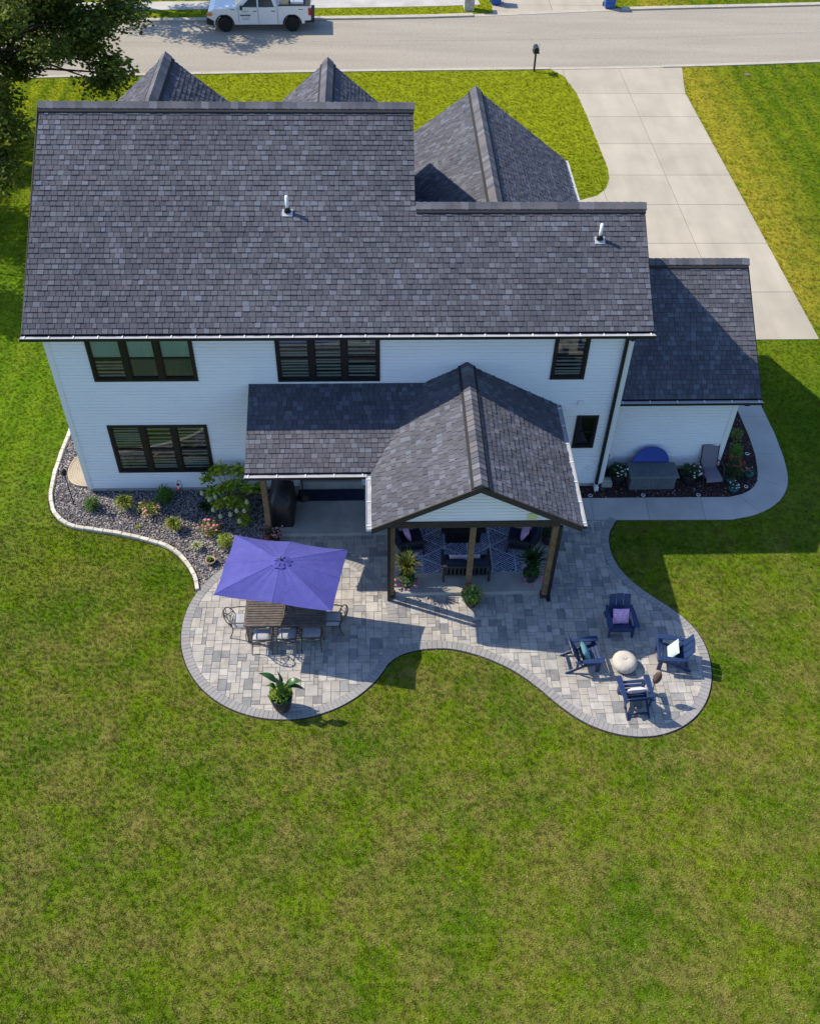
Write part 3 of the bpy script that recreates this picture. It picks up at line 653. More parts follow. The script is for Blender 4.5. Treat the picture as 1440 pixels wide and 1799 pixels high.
def window(x0, x1, z0, z1, n, y=WY, blind='slat', closed=()):
    cx = (x0+x1)/2; wdw = MB(); fo = .085
    f0, f1 = y-.05, y+.10
    wdw.box(x0, f0, z0, x0+fo, f1, z1); wdw.box(x1-fo, f0, z0, x1, f1, z1); wdw.box(x0+fo, f0, z1-fo, x1-fo, f1, z1); wdw.box(x0+fo, f0, z0, x1-fo, f1, z0+fo)
    wn = part(wdw, 'window', 'frame')
    wd_ = (x1-x0-fo*2)/n
    for i in range(n):
        a = x0+fo+i*wd_; b = a+wd_
        if i:
            q = MB(); q.box(a-.075, f0-.006, z0+.01, a+.075, f1, z1-.01); q.build('mullion', 'frame', wn)
            a += .075
        if i < n-1: b -= .075
        zm = (z0+z1)/2-.03
        q = MB(); q.box(a, y-.012, zm-.025, b, y+.05, zm+.025); q.build('meeting_rail', 'frame', wn)
        q = MB(); q.box(a-.002, y-.03, z0+fo-.01, a+.03, y+.05, z1-fo+.01); q.box(b-.03, y-.03, z0+fo-.01, b+.002, y+.05, z1-fo+.01); q.box(a+.03, y-.028, z0+fo-.01, b-.03, y+.048, z0+fo+.035); q.build('sash', 'frame', wn)
        for (c, d) in ((z0+fo+.035, zm-.025), (zm+.025, z1-fo)):
            q = MB(); q.add([(a+.03, y+.012, c), (b-.03, y+.012, c), (b-.03, y+.012, d), (a+.03, y+.012, d)], [(0, 1, 2, 3)]); q.build('pane', 'glass', wn)
        if i in closed or (blind == 'half'):
            zz0 = z0+fo+.02 if i in closed else zm
            q = MB(); q.box(a+.02, y+.03, zm, b-.02, y+.035, z1-fo); q.build('shade', 'shade', wn)
            if i in closed: q = MB(); q.box(a+.02, y+.05, z0+fo, b-.02, y+.055, zm); q.build('shade', 'shadelo', wn)
        if i not in closed and blind != 'none':
            z = z0+fo+.05; q = MB(); zt = z1-fo if blind == 'slat' else zm
            T = Matrix.Translation(Vector((0, y+.095, 0))) @ Matrix.Rotation(rad(28), 4, 'X')
            me = None
            while z < zt-.02:
                if me is None:
                    q = MB(); q.box(a+.03, -.024, -.003, b-.03, .024, .003, Matrix.Rotation(rad(48), 4, 'X')); sl = q.build('slat', 'slat', wn); me = sl.data
                else: sl = bpy.data.objects.new('slat', me); C.objects.link(sl); sl.parent = wn
                sl.location = (0, y+.055, z); z += R.choice((.085, .10, .115, .13, .16))
    return wn
for i, (a, b, c, d, n) in enumerate(WINS):
    window(a, b, c, d, n, closed=(1, 2) if i == 0 else (), blind='half' if i == 0 else ('none' if i == 4 else 'slat'))
# sliding door under the low porch roof
q = MB(); q.box(-2.24, WY-.03, .45, -2.14, WY+.1, 2.7); q.box(-.46, WY-.03, .45, -.36, WY+.1, 2.7); q.box(-2.14, WY-.03, 2.6, -.46, WY+.1, 2.7); q.box(-1.35, WY-.025, .45, -1.25, WY+.08, 2.6); dr = part(q, 'patio_door', 'frame')
q = MB(); q.box(-2.14, WY+.02, .45, -1.35, WY+.03, 2.6); q.box(-1.25, WY+.02, .45, -.46, WY+.03, 2.6); q.build('pane', 'dglass', dr)
q = MB(); q.cbox(-2.24, WY-.12, .15, -.36, WY-.005, .42, .015); part(q, 'door_sill', 'slab')

# --- roofs
def on_poly(pts, U, V, o):
    return [((Vector(p)-o).dot(U), (Vector(p)-o).dot(V)) for p in pts]
def interval(pl, v):
    xs = []
    for i in range(len(pl)):
        (xa, ya), (xb, yb) = pl[i-1], pl[i]
        if (ya-v)*(yb-v) < 0: xs.append(xa+(xb-xa)*(v-ya)/(yb-ya))
    return (min(xs), max(xs)) if len(xs) >= 2 else None
ALL = []
def roof_panel(name, pts, U, V, th=.16, expo=.15, vis=True, snap=None):
    U = Vector(U).normalized(); V = Vector(V).normalized(); Nn = U.cross(V); o = Vector(pts[0])
    q = MB(); n = len(pts); top = [Vector(p) for p in pts]; bot = [p-Nn*th for p in top]
    q.add(top+bot, [tuple(range(n)), tuple(range(2*n-1, n-1, -1))]+[(i, n+i, n+(i+1) % n, (i+1) % n) for i in range(n)])
    rp = part(q, name, 'deck')
    pl = on_poly(pts, U, V, o); vmin = min(p[1] for p in pl); vmax = max(p[1] for p in pl); k = max(1, round((vmax-vmin)/expo)); ex = (vmax-vmin)/k
    for r in range(k):
        v0, v1 = vmin+r*ex, vmin+(r+1)*ex
        mid = interval(pl, (v0+v1)/2)
        if snap and mid: i0 = i1 = mid
        else: i0, i1 = interval(pl, v0+ex*.02), interval(pl, v1-ex*.02)
        if not i0 or not i1: continue
        lo = (i0[0]+i1[0])/2; hi = (i0[1]+i1[1])/2; u = lo; first = True
        u -= R.uniform(0, .2)
        while u < hi-1e-4:
            wdt = R.choice((.12, .15, .16, .17, .18, .20)); un = u+wdt
            if hi-un < .06: un = hi
            a = max(u, lo); b = min(un, hi)
            if b-a > .01:
                a0 = i0[0] if a <= lo+1e-6 else a; a1 = i1[0] if a <= lo+1e-6 else a
                b0 = i0[1] if b >= hi-1e-6 else b; b1 = i1[1] if b >= hi-1e-6 else b
                t = R.choice((.014, .016, .024, .028)); e = .006
                P0 = o+U*(a0+e)+V*(v0-.012); P1 = o+U*(b0-e)+V*(v0-.012); P2 = o+U*(b1-e)+V*v1; P3 = o+U*(a1+e)+V*v1
                vs = [P0+Nn*t, P1+Nn*t, P2+Nn*.003, P3+Nn*.003, P0-Nn*.004, P1-Nn*.004]
                fs = [(0, 1, 2, 3), (4, 5, 1, 0), (4, 0, 3), (5, 2, 1)]
                c_ = (P0+P2)/2; vd = Vector((0, 0, 21.5))-c_; fac = max(0, vd.normalized().dot(Nn))
                ALL.append((fac*(b-a)*ex/vd.length_squared if vis else 0, rp, vs, fs))
            u = un
    return rp
SL = .6
E0 = Vector((0, 21.0, 6.22))
def rz(y): return 6.22+SL*(y-21.0)
main = roof_panel('roof', [(-8.99, 21.0, rz(21)), (7.40, 21.0, rz(21)), (7.40, 24.12, rz(24.12)), (1.20, 24.12, rz(24.12)), (1.20, 26.71, rz(26.71)), (-8.93, 26.71, rz(26.71))], (1, 0, 0), (0, 1, SL), snap=True)
RZ = rz(26.71); RZ2 = rz(24.12)
fr = roof_panel('roof', [(1.2, 32.42, 6.22), (-8.96, 32.42, 6.22), (-8.93, 26.71, RZ), (1.2, 26.71, RZ)], (-1, 0, 0), (0, -1, SL), vis=False)
rf2 = roof_panel('roof', [(7.4, 27.24, 6.22), (1.2, 27.24, 6.22), (1.2, 24.12, RZ2), (7.4, 24.12, RZ2)], (-1, 0, 0), (0, -1, SL), vis=False)
ws = .612; gz0 = 3.23; gyr = 25.5; gzr = gz0+ws*(gyr-21.8)
wing = roof_panel('roof', [(7.07, 21.8, gz0), (11.33, 21.8, gz0), (11.30, gyr, gzr), (7.07, gyr, gzr)], (1, 0, 0), (0, 1, ws))
wingf = roof_panel('roof', [(11.33, 29.2, gz0), (7.07, 29.2, gz0), (7.07, gyr, gzr), (11.3, gyr, gzr)], (-1, 0, 0), (0, -1, ws), vis=False)
# front garage gable (ridge runs along y)
gs = .749
def gable_y(xr, zr, yf, yb, hw, s, yb_e=None, tex=True):
    ze = zr-s*hw; ybe = yb if yb_e is None else yb_e
    l = roof_panel('roof', [(xr-hw, ybe, ze), (xr-hw, yf, ze), (xr, yf, zr), (xr, yb, zr)][::1], (0, 1, 0) if False else (0, -1, 0), (1, 0, s)) if False else None
    l = roof_panel('roof', [(xr-hw, yf, ze), (xr-hw, ybe, ze), (xr, yb, zr), (xr, yf, zr)], (0, -1, 0), (1, 0, s))
    r = roof_panel('roof', [(xr+hw, ybe, ze), (xr+hw, yf, ze), (xr, yf, zr), (xr, yb, zr)], (0, 1, 0), (-1, 0, s))
    return l, r
g3l, g3r = gable_y(3.80, 6.55, 35.1, 26.7, 3.53, gs, 27.2)
g1l, g1r = gable_y(-6.53, 8.60, 32.75, 28.4, 2.0, .83, 31.2)
g2l, g2r = gable_y(-1.32, 8.55, 32.5, 28.5, 2.0, .85, 31.2)
siding('gable_wall', (-4.7, 32.4), (-8.4, 32.4), 6.2, 7.0, gable=(1.85, 8.45)); siding('gable_wall', (.5, 32.2), (-3.1, 32.2), 6.2, 7.0, gable=(1.85, 8.4))
# porch roofs
PR, PZ, PYF, PS = 2.59, 4.81, 16.68, .545
PE = 2.64; pze = PZ-PS*PE
pl_ = roof_panel('porch_roof', [(PR-PE, 18.72, pze), (PR-PE, PYF, pze), (PR, PYF, PZ), (PR, WY, PZ), (1.45, WY, PZ-PS*(PR-1.45))], (0, -1, 0), (1, 0, PS), th=.14)
pr_ = roof_panel('porch_roof', [(PR+PE, PYF, pze), (PR+PE, WY, pze), (PR, WY, PZ), (PR, PYF, PZ)], (0, 1, 0), (-1, 0, PS), th=.14)
lz0 = pze+.01; lz1 = PZ-PS*(PR-1.45); ls = (lz1-lz0)/(WY-18.72)
lr_ = roof_panel('porch_roof', [(-3.40, 18.72, lz0), (PR-PE, 18.72, lz0), (1.45, WY, lz1), (-3.42, WY, lz1)], (1, 0, 0), (0, 1, ls), th=.14)
ALL.sort(key=lambda t: -t[0])
inv = Matrix.Translation(-HL)
for (s_, rp, vs, fs) in ALL[:300]:
    q = MB(); q.add(vs, fs); q.build('shingle', 'shingle_o', rp)
rest = MB()
for (s_, rp, vs, fs) in ALL[300:]: rest.add(vs, fs)
tag(part(rest, 'roof_shingles', 'shingle_i'), kind='stuff')
def ridge(rp, p0, p1, sl, hw=.15, along='x', shadow_strip=True):
    p0, p1 = Vector(p0), Vector(p1); d = p1-p0; L_ = d.length; d /= L_; side = Vector((-d.y, d.x, 0))
    n = round(L_/.2)
    if shadow_strip:
        q = MB(); dz = .035
        for sg in (-1, 1):
            A = p0+side*sg*(hw+.068)-Vector((0, 0, sl*(hw+.068)-.026)); B = p1+side*sg*(hw+.068)-Vector((0, 0, sl*(hw+.068)-.026))
            T0, T1 = p0+Vector((0, 0, .05)), p1+Vector((0, 0, .05)); up_ = Vector((0, 0, .035))
            q.add([A, B, B+up_, A+up_, T1, T0], [(0, 1, 2, 3), (3, 2, 4, 5), (0, 3, 5), (1, 4, 2)])
        q.build('cap_shadow_strip', 'deck', rp)  # black strip, widened to draw the shadow line under the raised caps
    for i in range(n):
        a = p0+d*(L_*i/n-.0); b = p0+d*(L_*(i+1)/n+.03); vs = []
        for (P, h) in ((a, .085), (b, .066)):
            for t, zz in ((-1, -sl*hw*.93-.0), (-.55, -sl*hw*.50+.006), (0, .022), (.55, -sl*hw*.50+.006), (1, -sl*hw*.93)):
                vs.append(P+side*t*hw+Vector((0, 0, zz+h)))
        q = MB(); k = len(vs)
        fs = [(j, j+1, 5+j+1, 5+j) for j in range(4)]
        low = [v-Vector((0, 0, .03)) for v in (vs[0], vs[4], vs[5], vs[9])]
        q.add(vs+low, fs+[(0, 5, 12, 10), (4, 11, 13, 9), (0, 10, 11, 4, 3, 2, 1), (5, 6, 7, 8, 9, 13, 12)]); q.build('ridge_cap', 'cap', rp, smooth=False)
ridge(main, (-8.95, 26.71, RZ), (1.22, 26.71, RZ), SL, .17); ridge(main, (1.22, 24.12, RZ2), (7.42, 24.12, RZ2), SL, .17)
ridge(wing, (7.3, gyr, gzr), (11.32, gyr, gzr), ws, .17)
ridge(g3l, (3.80, 35.12, 6.55), (3.80, 26.7, 6.55), gs, .2); ridge(g1l, (-6.53, 32.77, 8.6), (-6.53, 28.2, 8.6), .83, .19); ridge(g2l, (-1.32, 32.52, 8.55), (-1.32, 28.3, 8.55), .85, .19)
ridge(pr_, (PR, PYF-.01, PZ), (PR, WY, PZ), PS, .17)
# soffits and fascias
q = MB(); q.box(-8.95, 21.02, 5.985, 7.36, WY-.02, 6.0); q.box(7.1, 21.82, 2.965, 11.3, WGY-.02, 2.98); part(q, 'soffit', 'dkbrown')
def gutter(p0, p1, zt, out, hangers=.62, mt='black', label=None, inside='gguard'):
    """open gutter along p0-p1 hanging outside of the eave; out = outward unit (x,y)"""
    p0, p1 = Vector((*p0, zt)), Vector((*p1, zt)); d = (p1-p0); L_ = d.length; d /= L_; o_ = Vector((*out, 0)); Z = Vector((0, 0, 1))
    q = MB()
    def bar(a, b, z0_, z1_):
        vs = [p0+o_*a+Z*z0_, p1+o_*a+Z*z0_, p1+o_*b+Z*z0_, p0+o_*b+Z*z0_, p0+o_*a+Z*z1_, p1+o_*a+Z*z1_, p1+o_*b+Z*z1_, p0+o_*b+Z*z1_]
        q.add(vs, [(3, 2, 1, 0), (4, 5, 6, 7), (0, 1, 5, 4), (1, 2, 6, 5), (2, 3, 7, 6), (3, 0, 4, 7)])
    bar(0, .012, -.12, -.001); bar(.012, .142, -.09, -.078); bar(.130, .142, -.078, .0); bar(-.03, -.001, -.13, -.02)
    for P in (p0, p1):
        s_ = 1 if P is p0 else -1
        vs = [P+o_*.012+Z*-.078, P+o_*.130+Z*-.078, P+o_*.130+Z*-.004, P+o_*.012+Z*-.004]; q.add(vs+[v+d*s_*.01 for v in vs], [(0, 1, 2, 3), (7, 6, 5, 4), (0, 4, 5, 1), (1, 5, 6, 2), (2, 6, 7, 3), (3, 7, 4, 0)])
    gt = part(q, 'gutter', mt)
    q = MB(); vs = [p0+o_*.013-Z*.012, p1+o_*.013-Z*.012, p1+o_*.129-Z*.012, p0+o_*.129-Z*.012]; q.add(vs+[v-Z*.004 for v in vs], [(0, 1, 2, 3), (7, 6, 5, 4)]); q.build('gutter_liner', inside, gt)
    q = MB(); vs = [p0+o_*.131+Z*.001, p1+o_*.131+Z*.001, p1+o_*.144+Z*.001, p0+o_*.144+Z*.001]; q.add(vs+[v+Z*.006 for v in vs], [(3, 2, 1, 0), (4, 5, 6, 7), (0, 1, 5, 4), (1, 2, 6, 5), (2, 3, 7, 6), (3, 0, 4, 7)]); q.build('gutter_lip', 'silver', gt)
    n = int(L_/hangers); h0 = None
    for i in range(n+1):
        c = p0+d*(.12+(L_-.24)*i/max(n, 1))-HL
        if h0 is None:
            q = MB(); u_ = d; vs = [o_*a+u_*b+Z*z_ for z_ in (-.009, .010) for a, b in ((.014, -.012), (.128, -.012), (.128, .012), (.014, .012))]
            q.add(vs, [(3, 2, 1, 0), (4, 5, 6, 7), (0, 1, 5, 4), (1, 2, 6, 5), (2, 3, 7, 6), (3, 0, 4, 7)]); h0 = q.build('gutter_hanger', 'trimw', gt); h = h0
        else: h = bpy.data.objects.new('gutter_hanger', h0.data); C.objects.link(h); h.parent = gt
        h.location = c+HL
    return gt
gutter((-9.03, 20.99), (7.44, 20.99), 6.17, (0, -1)); gutter((7.12, 21.79), (11.37, 21.79), 3.18, (0, -1), .72)
gutter((-3.42, 18.71), (-.17, 18.71), pze-.03, (0, -1), .66); gutter((PR-PE-.01, PYF+.02), (PR-PE-.01, 18.60), pze-.03, (-1, 0), .7, 'trimw')
gutter((PR+PE+.01, PYF+.02), (PR+PE+.01, WY-.05), pze-.03, (1, 0), .75); gutter((7.34, 35.05), (7.34, 27.3), 3.86, (1, 0), .9, 'trimw')
for (a, b, n_) in (((PR-PE-.02, pze), (PR, PZ), 0), ((PR+PE+.02, pze), (PR, PZ), 1)):      # porch rake boards
    q = MB(); y0, y1 = PYF-.035, PYF-.003
    vs = [(a[0], y0, a[1]-.17), (b[0], y0, b[1]-.17), (b[0], y0, b[1]+.02), (a[0], y0, a[1]+.02)]; q.add(vs+[(v[0], y1, v[2]) for v in vs], [(0, 1, 2, 3), (7, 6, 5, 4), (0, 4, 5, 1), (1, 5, 6, 2), (2, 6, 7, 3), (3, 7, 4, 0)]); part(q, 'rake_board', 'dkbrown')
for xs in (-8.99, 7.40, 11.33):
    pts = {-8.99: [(21.0, 6.22), (26.71, RZ), (32.4, 6.22)], 7.40: [(21.0, 6.22), (24.12, RZ2), (27.2, 6.22)], 11.33: [(21.8, gz0), (gyr, gzr), (29.2, gz0)]}[xs]
    q = MB(); sg = -1 if xs < 0 else 1
    for (ya, za), (yb, zb) in zip(pts, pts[1:]):
        vs = [(xs+sg*.003, ya, za-.2), (xs+sg*.003, yb, zb-.2), (xs+sg*.003, yb, zb-.03), (xs+sg*.003, ya, za-.03)]; q.add(vs+[(v[0]+sg*.018, v[1], v[2]) for v in vs], [(0, 1, 2, 3), (7, 6, 5, 4), (0, 4, 5, 1), (1, 5, 6, 2), (2, 6, 7, 3), (3, 7, 4, 0)])
    part(q, 'rake_board', 'dkbrown')
q = MB(); q.box(-3.4, WY-.03, lz1+.0, 1.5, WY-.018, lz1+.06); part(q, 'wall_flashing', 'trimw')
# porch timber
BY = 17.1
q = MB(); q.box(PR-PE+.45, BY-.08, 3.0, PR+PE-.45, BY+.08, 3.21); part(q, 'beam', 'dkbrown')
q = MB(); q.box(PR-PE+.3, BY+.08, 3.0, PR-PE+.46, WY-.03, 3.2); q.box(PR+PE-.46, BY+.08, 3.0, PR+PE-.3, WY-.03, 3.2); q.box(-3.15, 19.49, 3.0, PR-PE+.3, 19.65, 3.24); part(q, 'side_beam', 'dkbrown')
q = MB(); q.add([(PR-2.05, BY+.09, 3.21), (PR+2.05, BY+.09, 3.21), (PR+2.05, WY-.05, 3.21), (PR-2.05, WY-.05, 3.21)], [(0, 1, 2, 3)]); q.add([(-3.1, 19.66, 3.245), (.2, 19.66, 3.245), (.2, WY-.05, 3.245), (-3.1, WY-.05, 3.245)], [(0, 1, 2, 3)]); part(q, 'porch_ceiling', 'dkbrown')
siding('gable_wall', (PR-2.3, BY-.02), (PR+2.3, BY-.02), 3.21, 3.26, gable=(2.3, 4.50))
q = MB(); q.box(3.90, BY-.062, 3.25, 4.14, BY-.055, 3.47); part(q, 'yellow_green_square', 'patch')
for (x, y_, z0, s_) in ((.46, 17.2, 0, .075), (2.58, 17.27, .15, .075), (4.70, 17.12, 0, .075), (-3.07, 19.57, .02, .075)):
    q = MB(); q.box(x-s_, y_-s_, z0, x+s_, y_+s_, 3.0); p = part(q, 'post', 'wood')
    if z0 == 0: q = MB(); q.box(x-s_-.025, y_-s_-.025, 0, x+s_+.025, y_+s_+.025, .16); q.build('post_base', 'dkbrown', p)
q = MB(); q.box(4.78, 17.0, .05, 4.86, 17.08, 3.0); q.cbox(4.77, 16.9, .04, 4.87, 17.08, .1, .01); part(q, 'downspout', 'black')
q = MB(); q.box(.34, 17.0, .05, .42, 17.08, 3.0); part(q, 'downspout', 'black')
q = MB(); q.tube([(6.92, 20.93, 6.05), (6.9, 21.05, 5.9), (6.87, 21.36, 5.78)], .055, 8); q.box(6.83, WY-.12, .2, 6.915, WY-.03, 5.8); part(q, 'downspout', 'black')
q = MB(); q.cbox(6.81, WY-.24, .03, 6.93, WY-.03, .2, .02); part(q, 'downspout_shoe', 'trimw')
q = MB(); q.tube([(11.0, 21.74, 3.05), (10.98, 21.9, 2.9), (10.97, 22.1, 2.8)], .05, 8); part(q, 'downspout', 'black')
q = MB(); q.cbox(.50, 17.19, -.05, 4.77, WY-.02, .15, .012); q.cbox(-2.98, 19.48, -.05, .495, WY-.02, .145, .012); part(q, 'porch_slab', 'slab')
# small wall and roof fittings
for (x, y_, z_) in ((-2.21, 23.95, 7.99), (6.12, 23.25, 7.57)):
    q = MB(); q.tube([(x, y_, z_-.05), (x, y_, z_+.46)], .046, 12); vp = part(q, 'vent_pipe', 'trimw', True)
    q = MB(); q.lathe([(.10, .02), (.065, .12), (.045, .15)], 12, (x, y_, z_+.0)); q.build('pipe_boot', 'black', vp, True)
    T = Matrix.Translation(Vector((x, y_, z_+.025))) @ Matrix.Rotation(math.atan(SL), 4, 'X'); q = MB(); q.box(-.14, -.15, -.004, .14, .06, .006, T); q.build('flashing', 'silver', vp)
for (x, z_) in ((5.98, .35), (6.12, .33)):
    q = MB(); q.tube([(x, WY-.03, z_+.1), (x, WY-.12, z_+.08), (x, WY-.14, .12)], .05, 10); part(q, 'wall_pipe', 'trimw', True)
q = MB(); q.cbox(5.85, WY-.06, 3.35, 6.02, WY-.018, 3.5, .01); part(q, 'dryer_vent', 'trimw')
q = MB(); q.cbox(6.52, WY-.045, .75, 6.60, WY-.018, .95, .01); part(q, 'outlet_cover', 'trimw')
q = MB(); q.box(7.06, 21.58, .75, 7.16, 21.85, 1.25); q.tube([(7.11, 21.7, .2), (7.11, 21.7, .75)], .02, 6); bx_ = part(q, 'electrical_box', 'box')
q = MB(); q.lathe([(.05, 0), (.06, .04), (.03, .07)], 10, (7.2, 21.65, 1.05)); q.build('meter_dial', 'clear', bx_)

# ------------------------------------------------------------------ foliage helpers
def leafcloud(name, mt, cen, size, parent, flat=.5, aspect=.55, seed=0):
    """cen (n,3): one pointed leaf (two triangles folded) at each centre"""
    n = len(cen); rg = np.random.default_rng(seed+n)
    a = rg.uniform(0, 2*PI, n); el = rg.uniform(-.6, .9, n)*flat*1.6
    d = np.stack([np.cos(a)*np.cos(el), np.sin(a)*np.cos(el), np.sin(el)], 1)
    s = np.cross(d, np.array([0, 0, 1.0])+rg.normal(0, .5, (n, 3))); s /= np.linalg.norm(s, axis=1)[:, None]+1e-9
    L_ = size*rg.uniform(.6, 1.3, (n, 1)); W = L_*aspect
    v = np.stack([cen-d*L_*.5, cen+s*W*.5, cen+d*L_*.5, cen-s*W*.5], 1).reshape(-1, 3)
    return arrmesh(name, v, 4, mt, parent)
def blob(n, c, r, rg, shell=.5):
    d = rg.normal(size=(n, 3)); d /= np.linalg.norm(d, axis=1)[:, None]; k = (shell+(1-shell)*rg.random((n, 1)))
    return np.array(c)+d*k*np.array(r)
def blades(n, h, spread, wq, rg, droop=.5):
    q = MB()
    for _ in range(n):
        a = rg.uniform(0, 2*PI); l = h*rg.uniform(.7, 1.15); out = spread*rg.uniform(.15, 1); px, py = -math.sin(a)*wq, math.cos(a)*wq
        x1, y1 = math.cos(a)*out*.5, math.sin(a)*out*.5; x2, y2 = math.cos(a)*out, math.sin(a)*out
        z1 = l*.75; z2 = l*(1-droop*out/max(spread, .01)*rg.uniform(.4, 1)); bx = rg.uniform(-.03, .03)
        q.add([(bx-px*.7, -py*.7, 0), (bx+px*.7, py*.7, 0), (x1+px, y1+py, z1), (x1-px, y1-py, z1), (x2, y2, z2)], [(0, 1, 2, 3), (3, 2, 4)])
    return q
def flowers(mt, pts, r, parent, name='flower', each=True):
    """each flower head = a small ruffled dome"""
    for p in pts:
        q = MB(); k = 7; vs = [(p[0], p[1], p[2]+r*.5)]
        for i in range(k):
            a = 2*PI*i/k+R.random(); rr = r*R.uniform(.8, 1.2); vs.append((p[0]+rr*math.cos(a), p[1]+rr*math.sin(a), p[2]+R.uniform(-.3, .2)*r))
        vs.append((p[0], p[1], p[2]-r*.6))
        q.add(vs, [(0, i+1, (i+1) % k+1) for i in range(k)]+[(k+1, (i+1) % k+1, i+1) for i in range(k)]); q.build(name, mt, parent)
def plant(name, loc, label, cat, kind, h=.45, r=.3, mt='shrub', n=350, leaf=.05, fl=None, nf=0, fr_=.035, group=None, seed=1):
    rg = np.random.default_rng(seed); o = empty(name, loc); tag(o, label, cat, group)
    if kind == 'bush':
        lum = [(rg.uniform(-.35, .35)*r, rg.uniform(-.35, .35)*r, h*(.45+rg.uniform(-.1, .2))) for _ in range(6)]
        cen = np.concatenate([blob(n//6, c, (r*.72, r*.72, h*.48), rg, .55) for c in lum]); cen = cen[cen[:, 2] > .03]
        leafcloud('foliage', mt, cen, leaf, o, seed=seed)
        q = MB()
        for i in range(5): a = i*1.3; q.tube([(0, 0, 0), (.3*r*math.cos(a), .3*r*math.sin(a), h*.5)], .008, 4)
        q.build('stem', 'stem', o)
    elif kind == 'spiky': blades(n, h, r, .012, R, .55).build('blade_clump', mt, o)
    if fl:
        pts = []
        for i in range(nf):
            a = R.uniform(0, 6.28); rr = r*R.uniform(.2, .95); pts.append((rr*math.cos(a), rr*math.sin(a), h*(1.02-.45*(rr/r)**2)+R.uniform(-.02, .05)))
        flowers(fl, pts, fr_, o)
    return o

# ------------------------------------------------------------------ plants in the rock bed
plant('boxwood', (-8.40, 20.72, .02), 'small round bright green shrub nearest the left corner of the house', 'shrub', 'bush', .42, .28, 'shrub', 900, .05, seed=2)
plant('ornamental_grass', (-7.43, 20.70, .02), 'yellow green grass clump between the round shrub and a rose bush', 'grass clump', 'spiky', .50, .42, 'grassy', 260, seed=3)
plant('rose_bush', (-6.70, 20.45, .02), 'rose bush with soft pink blooms right of the yellow green grass clump', 'flowering shrub', 'bush', .42, .40, 'grassy', 700, .055, 'softpink', 26, .035, seed=4)
plant('green_shrub', (-6.33, 21.02, .02), 'upright dark green shrub against the foundation, behind the pink rose bush', 'shrub', 'bush', .52, .30, 'shrub', 1000, .06, seed=5)
plant('daylily', (-5.85, 19.80, .02), 'yellow green strap leaved daylily clump in the middle of the rock bed', 'plant', 'spiky', .45, .38, 'grassy', 240, fl='lime', nf=1, fr_=.05, seed=6)
plant('pink_flower_bush', (-4.75, 19.68, .02), 'bush with bright pink flowers below the big hydrangea', 'flowering shrub', 'bush', .42, .40, 'grassy', 700, .055, 'pink', 22, .04, seed=7)
plant('pale_grass', (-5.12, 19.03, .02), 'small pale striped grass tuft on the rocks below the pink flowers', 'grass clump', 'spiky', .26, .26, 'pale', 110, seed=8)
plant('dark_grass', (-5.03, 20.55, .02), 'low dark green grassy clump at the left foot of the hydrangea', 'grass clump', 'spiky', .35, .36, 'dkshrub', 200, seed=9)
plant('seedling', (-6.95, 19.90, .02), 'tiny yellow green seedling alone on the rocks near the edging', 'plant', 'bush', .12, .11, 'lime', 70, .05, seed=10)
plant('yellow_green_shrub', (-4.28, 19.10, .02), 'small lime and orange tinged shrub beside the umbrella corner', 'shrub', 'bush', .58, .26, 'lime', 650, .055, seed=11)
plant('potted_bush', (-3.85, 20.05, .02), 'loose green bush at the right foot of the hydrangea', 'shrub', 'bush', .45, .32, 'hyd', 480, .06, 'pink', 2, .04, seed=12)
hy = empty('hydrangea', (-4.22, 20.75, .02)); tag(hy, 'big leafy hydrangea with creamy flower heads beside the grill post', 'hydrangea')
rg = np.random.default_rng(5)
tips = [(-.72, .25, .95), (-.5, .5, 1.05), (-.25, .3, 1.3), (.1, .35, 1.2), (.4, .3, 1.15), (.62, .35, 1.05), (-.6, -.1, .75), (-.25, -.15, .9), (.1, -.05, 1.0), (.45, -.1, .9), (-.35, -.45, .6), (.05, -.45, .65), (.4, -.5, .55), (.75, 0, .75)]
cen = np.concatenate([blob(95, t, (.26, .26, .16), rg, .2) for t in tips]+[blob(200, (0, 0, .55), (.55, .5, .4), rg, .5)])
leafcloud('foliage', 'hyd', cen, .12, hy, aspect=.65)
q = MB()
for t in tips: q.tube([(0, 0, 0), (t[0]*.5, t[1]*.5, t[2]*.55), t], [.014, .01, .006], 5)
q.build('stem', 'stem', hy)
for t in [(-.28, .33, 1.5), (-.85, -.15, .72), (-.62, -.33, .62), (-.45, -.28, .68), (-.5, -.62, .5), (-.28, -.8, .4), (.02, -.82, .5), (.2, -.72, .55), (.42, -.7, .52), (.5, -.5, .68), (.85, .05, .72), (.28, -.95, .35), (.8, .5, .9)]:
    q = MB(); q.lathe([(.015, -.06), (.055, -.04), (.07, .0), (.055, .06), (.02, .12)], 7, t); q.build('flower_head', 'cream', hy)
# small clay pot
p = empty('small_clay_pot', (-4.67, 18.50, .03)); tag(p, 'small tan clay bowl with a sprig, alone near the umbrella', 'plant pot')
q = MB(); q.lathe([(.07, 0), (.13, .08), (.15, .14), (.155, .15), (.125, .15), (.11, .11)], 16); q.build('pot', 'poty', p, True)
q = MB(); q.lathe([(.11, .11), (.001, .115)], 14); q.build('soil', 'mulchbase', p)
leafcloud('foliage', 'shrub', blob(40, (-.03, 0, .2), (.08, .06, .07), rg, .2), .07, p)
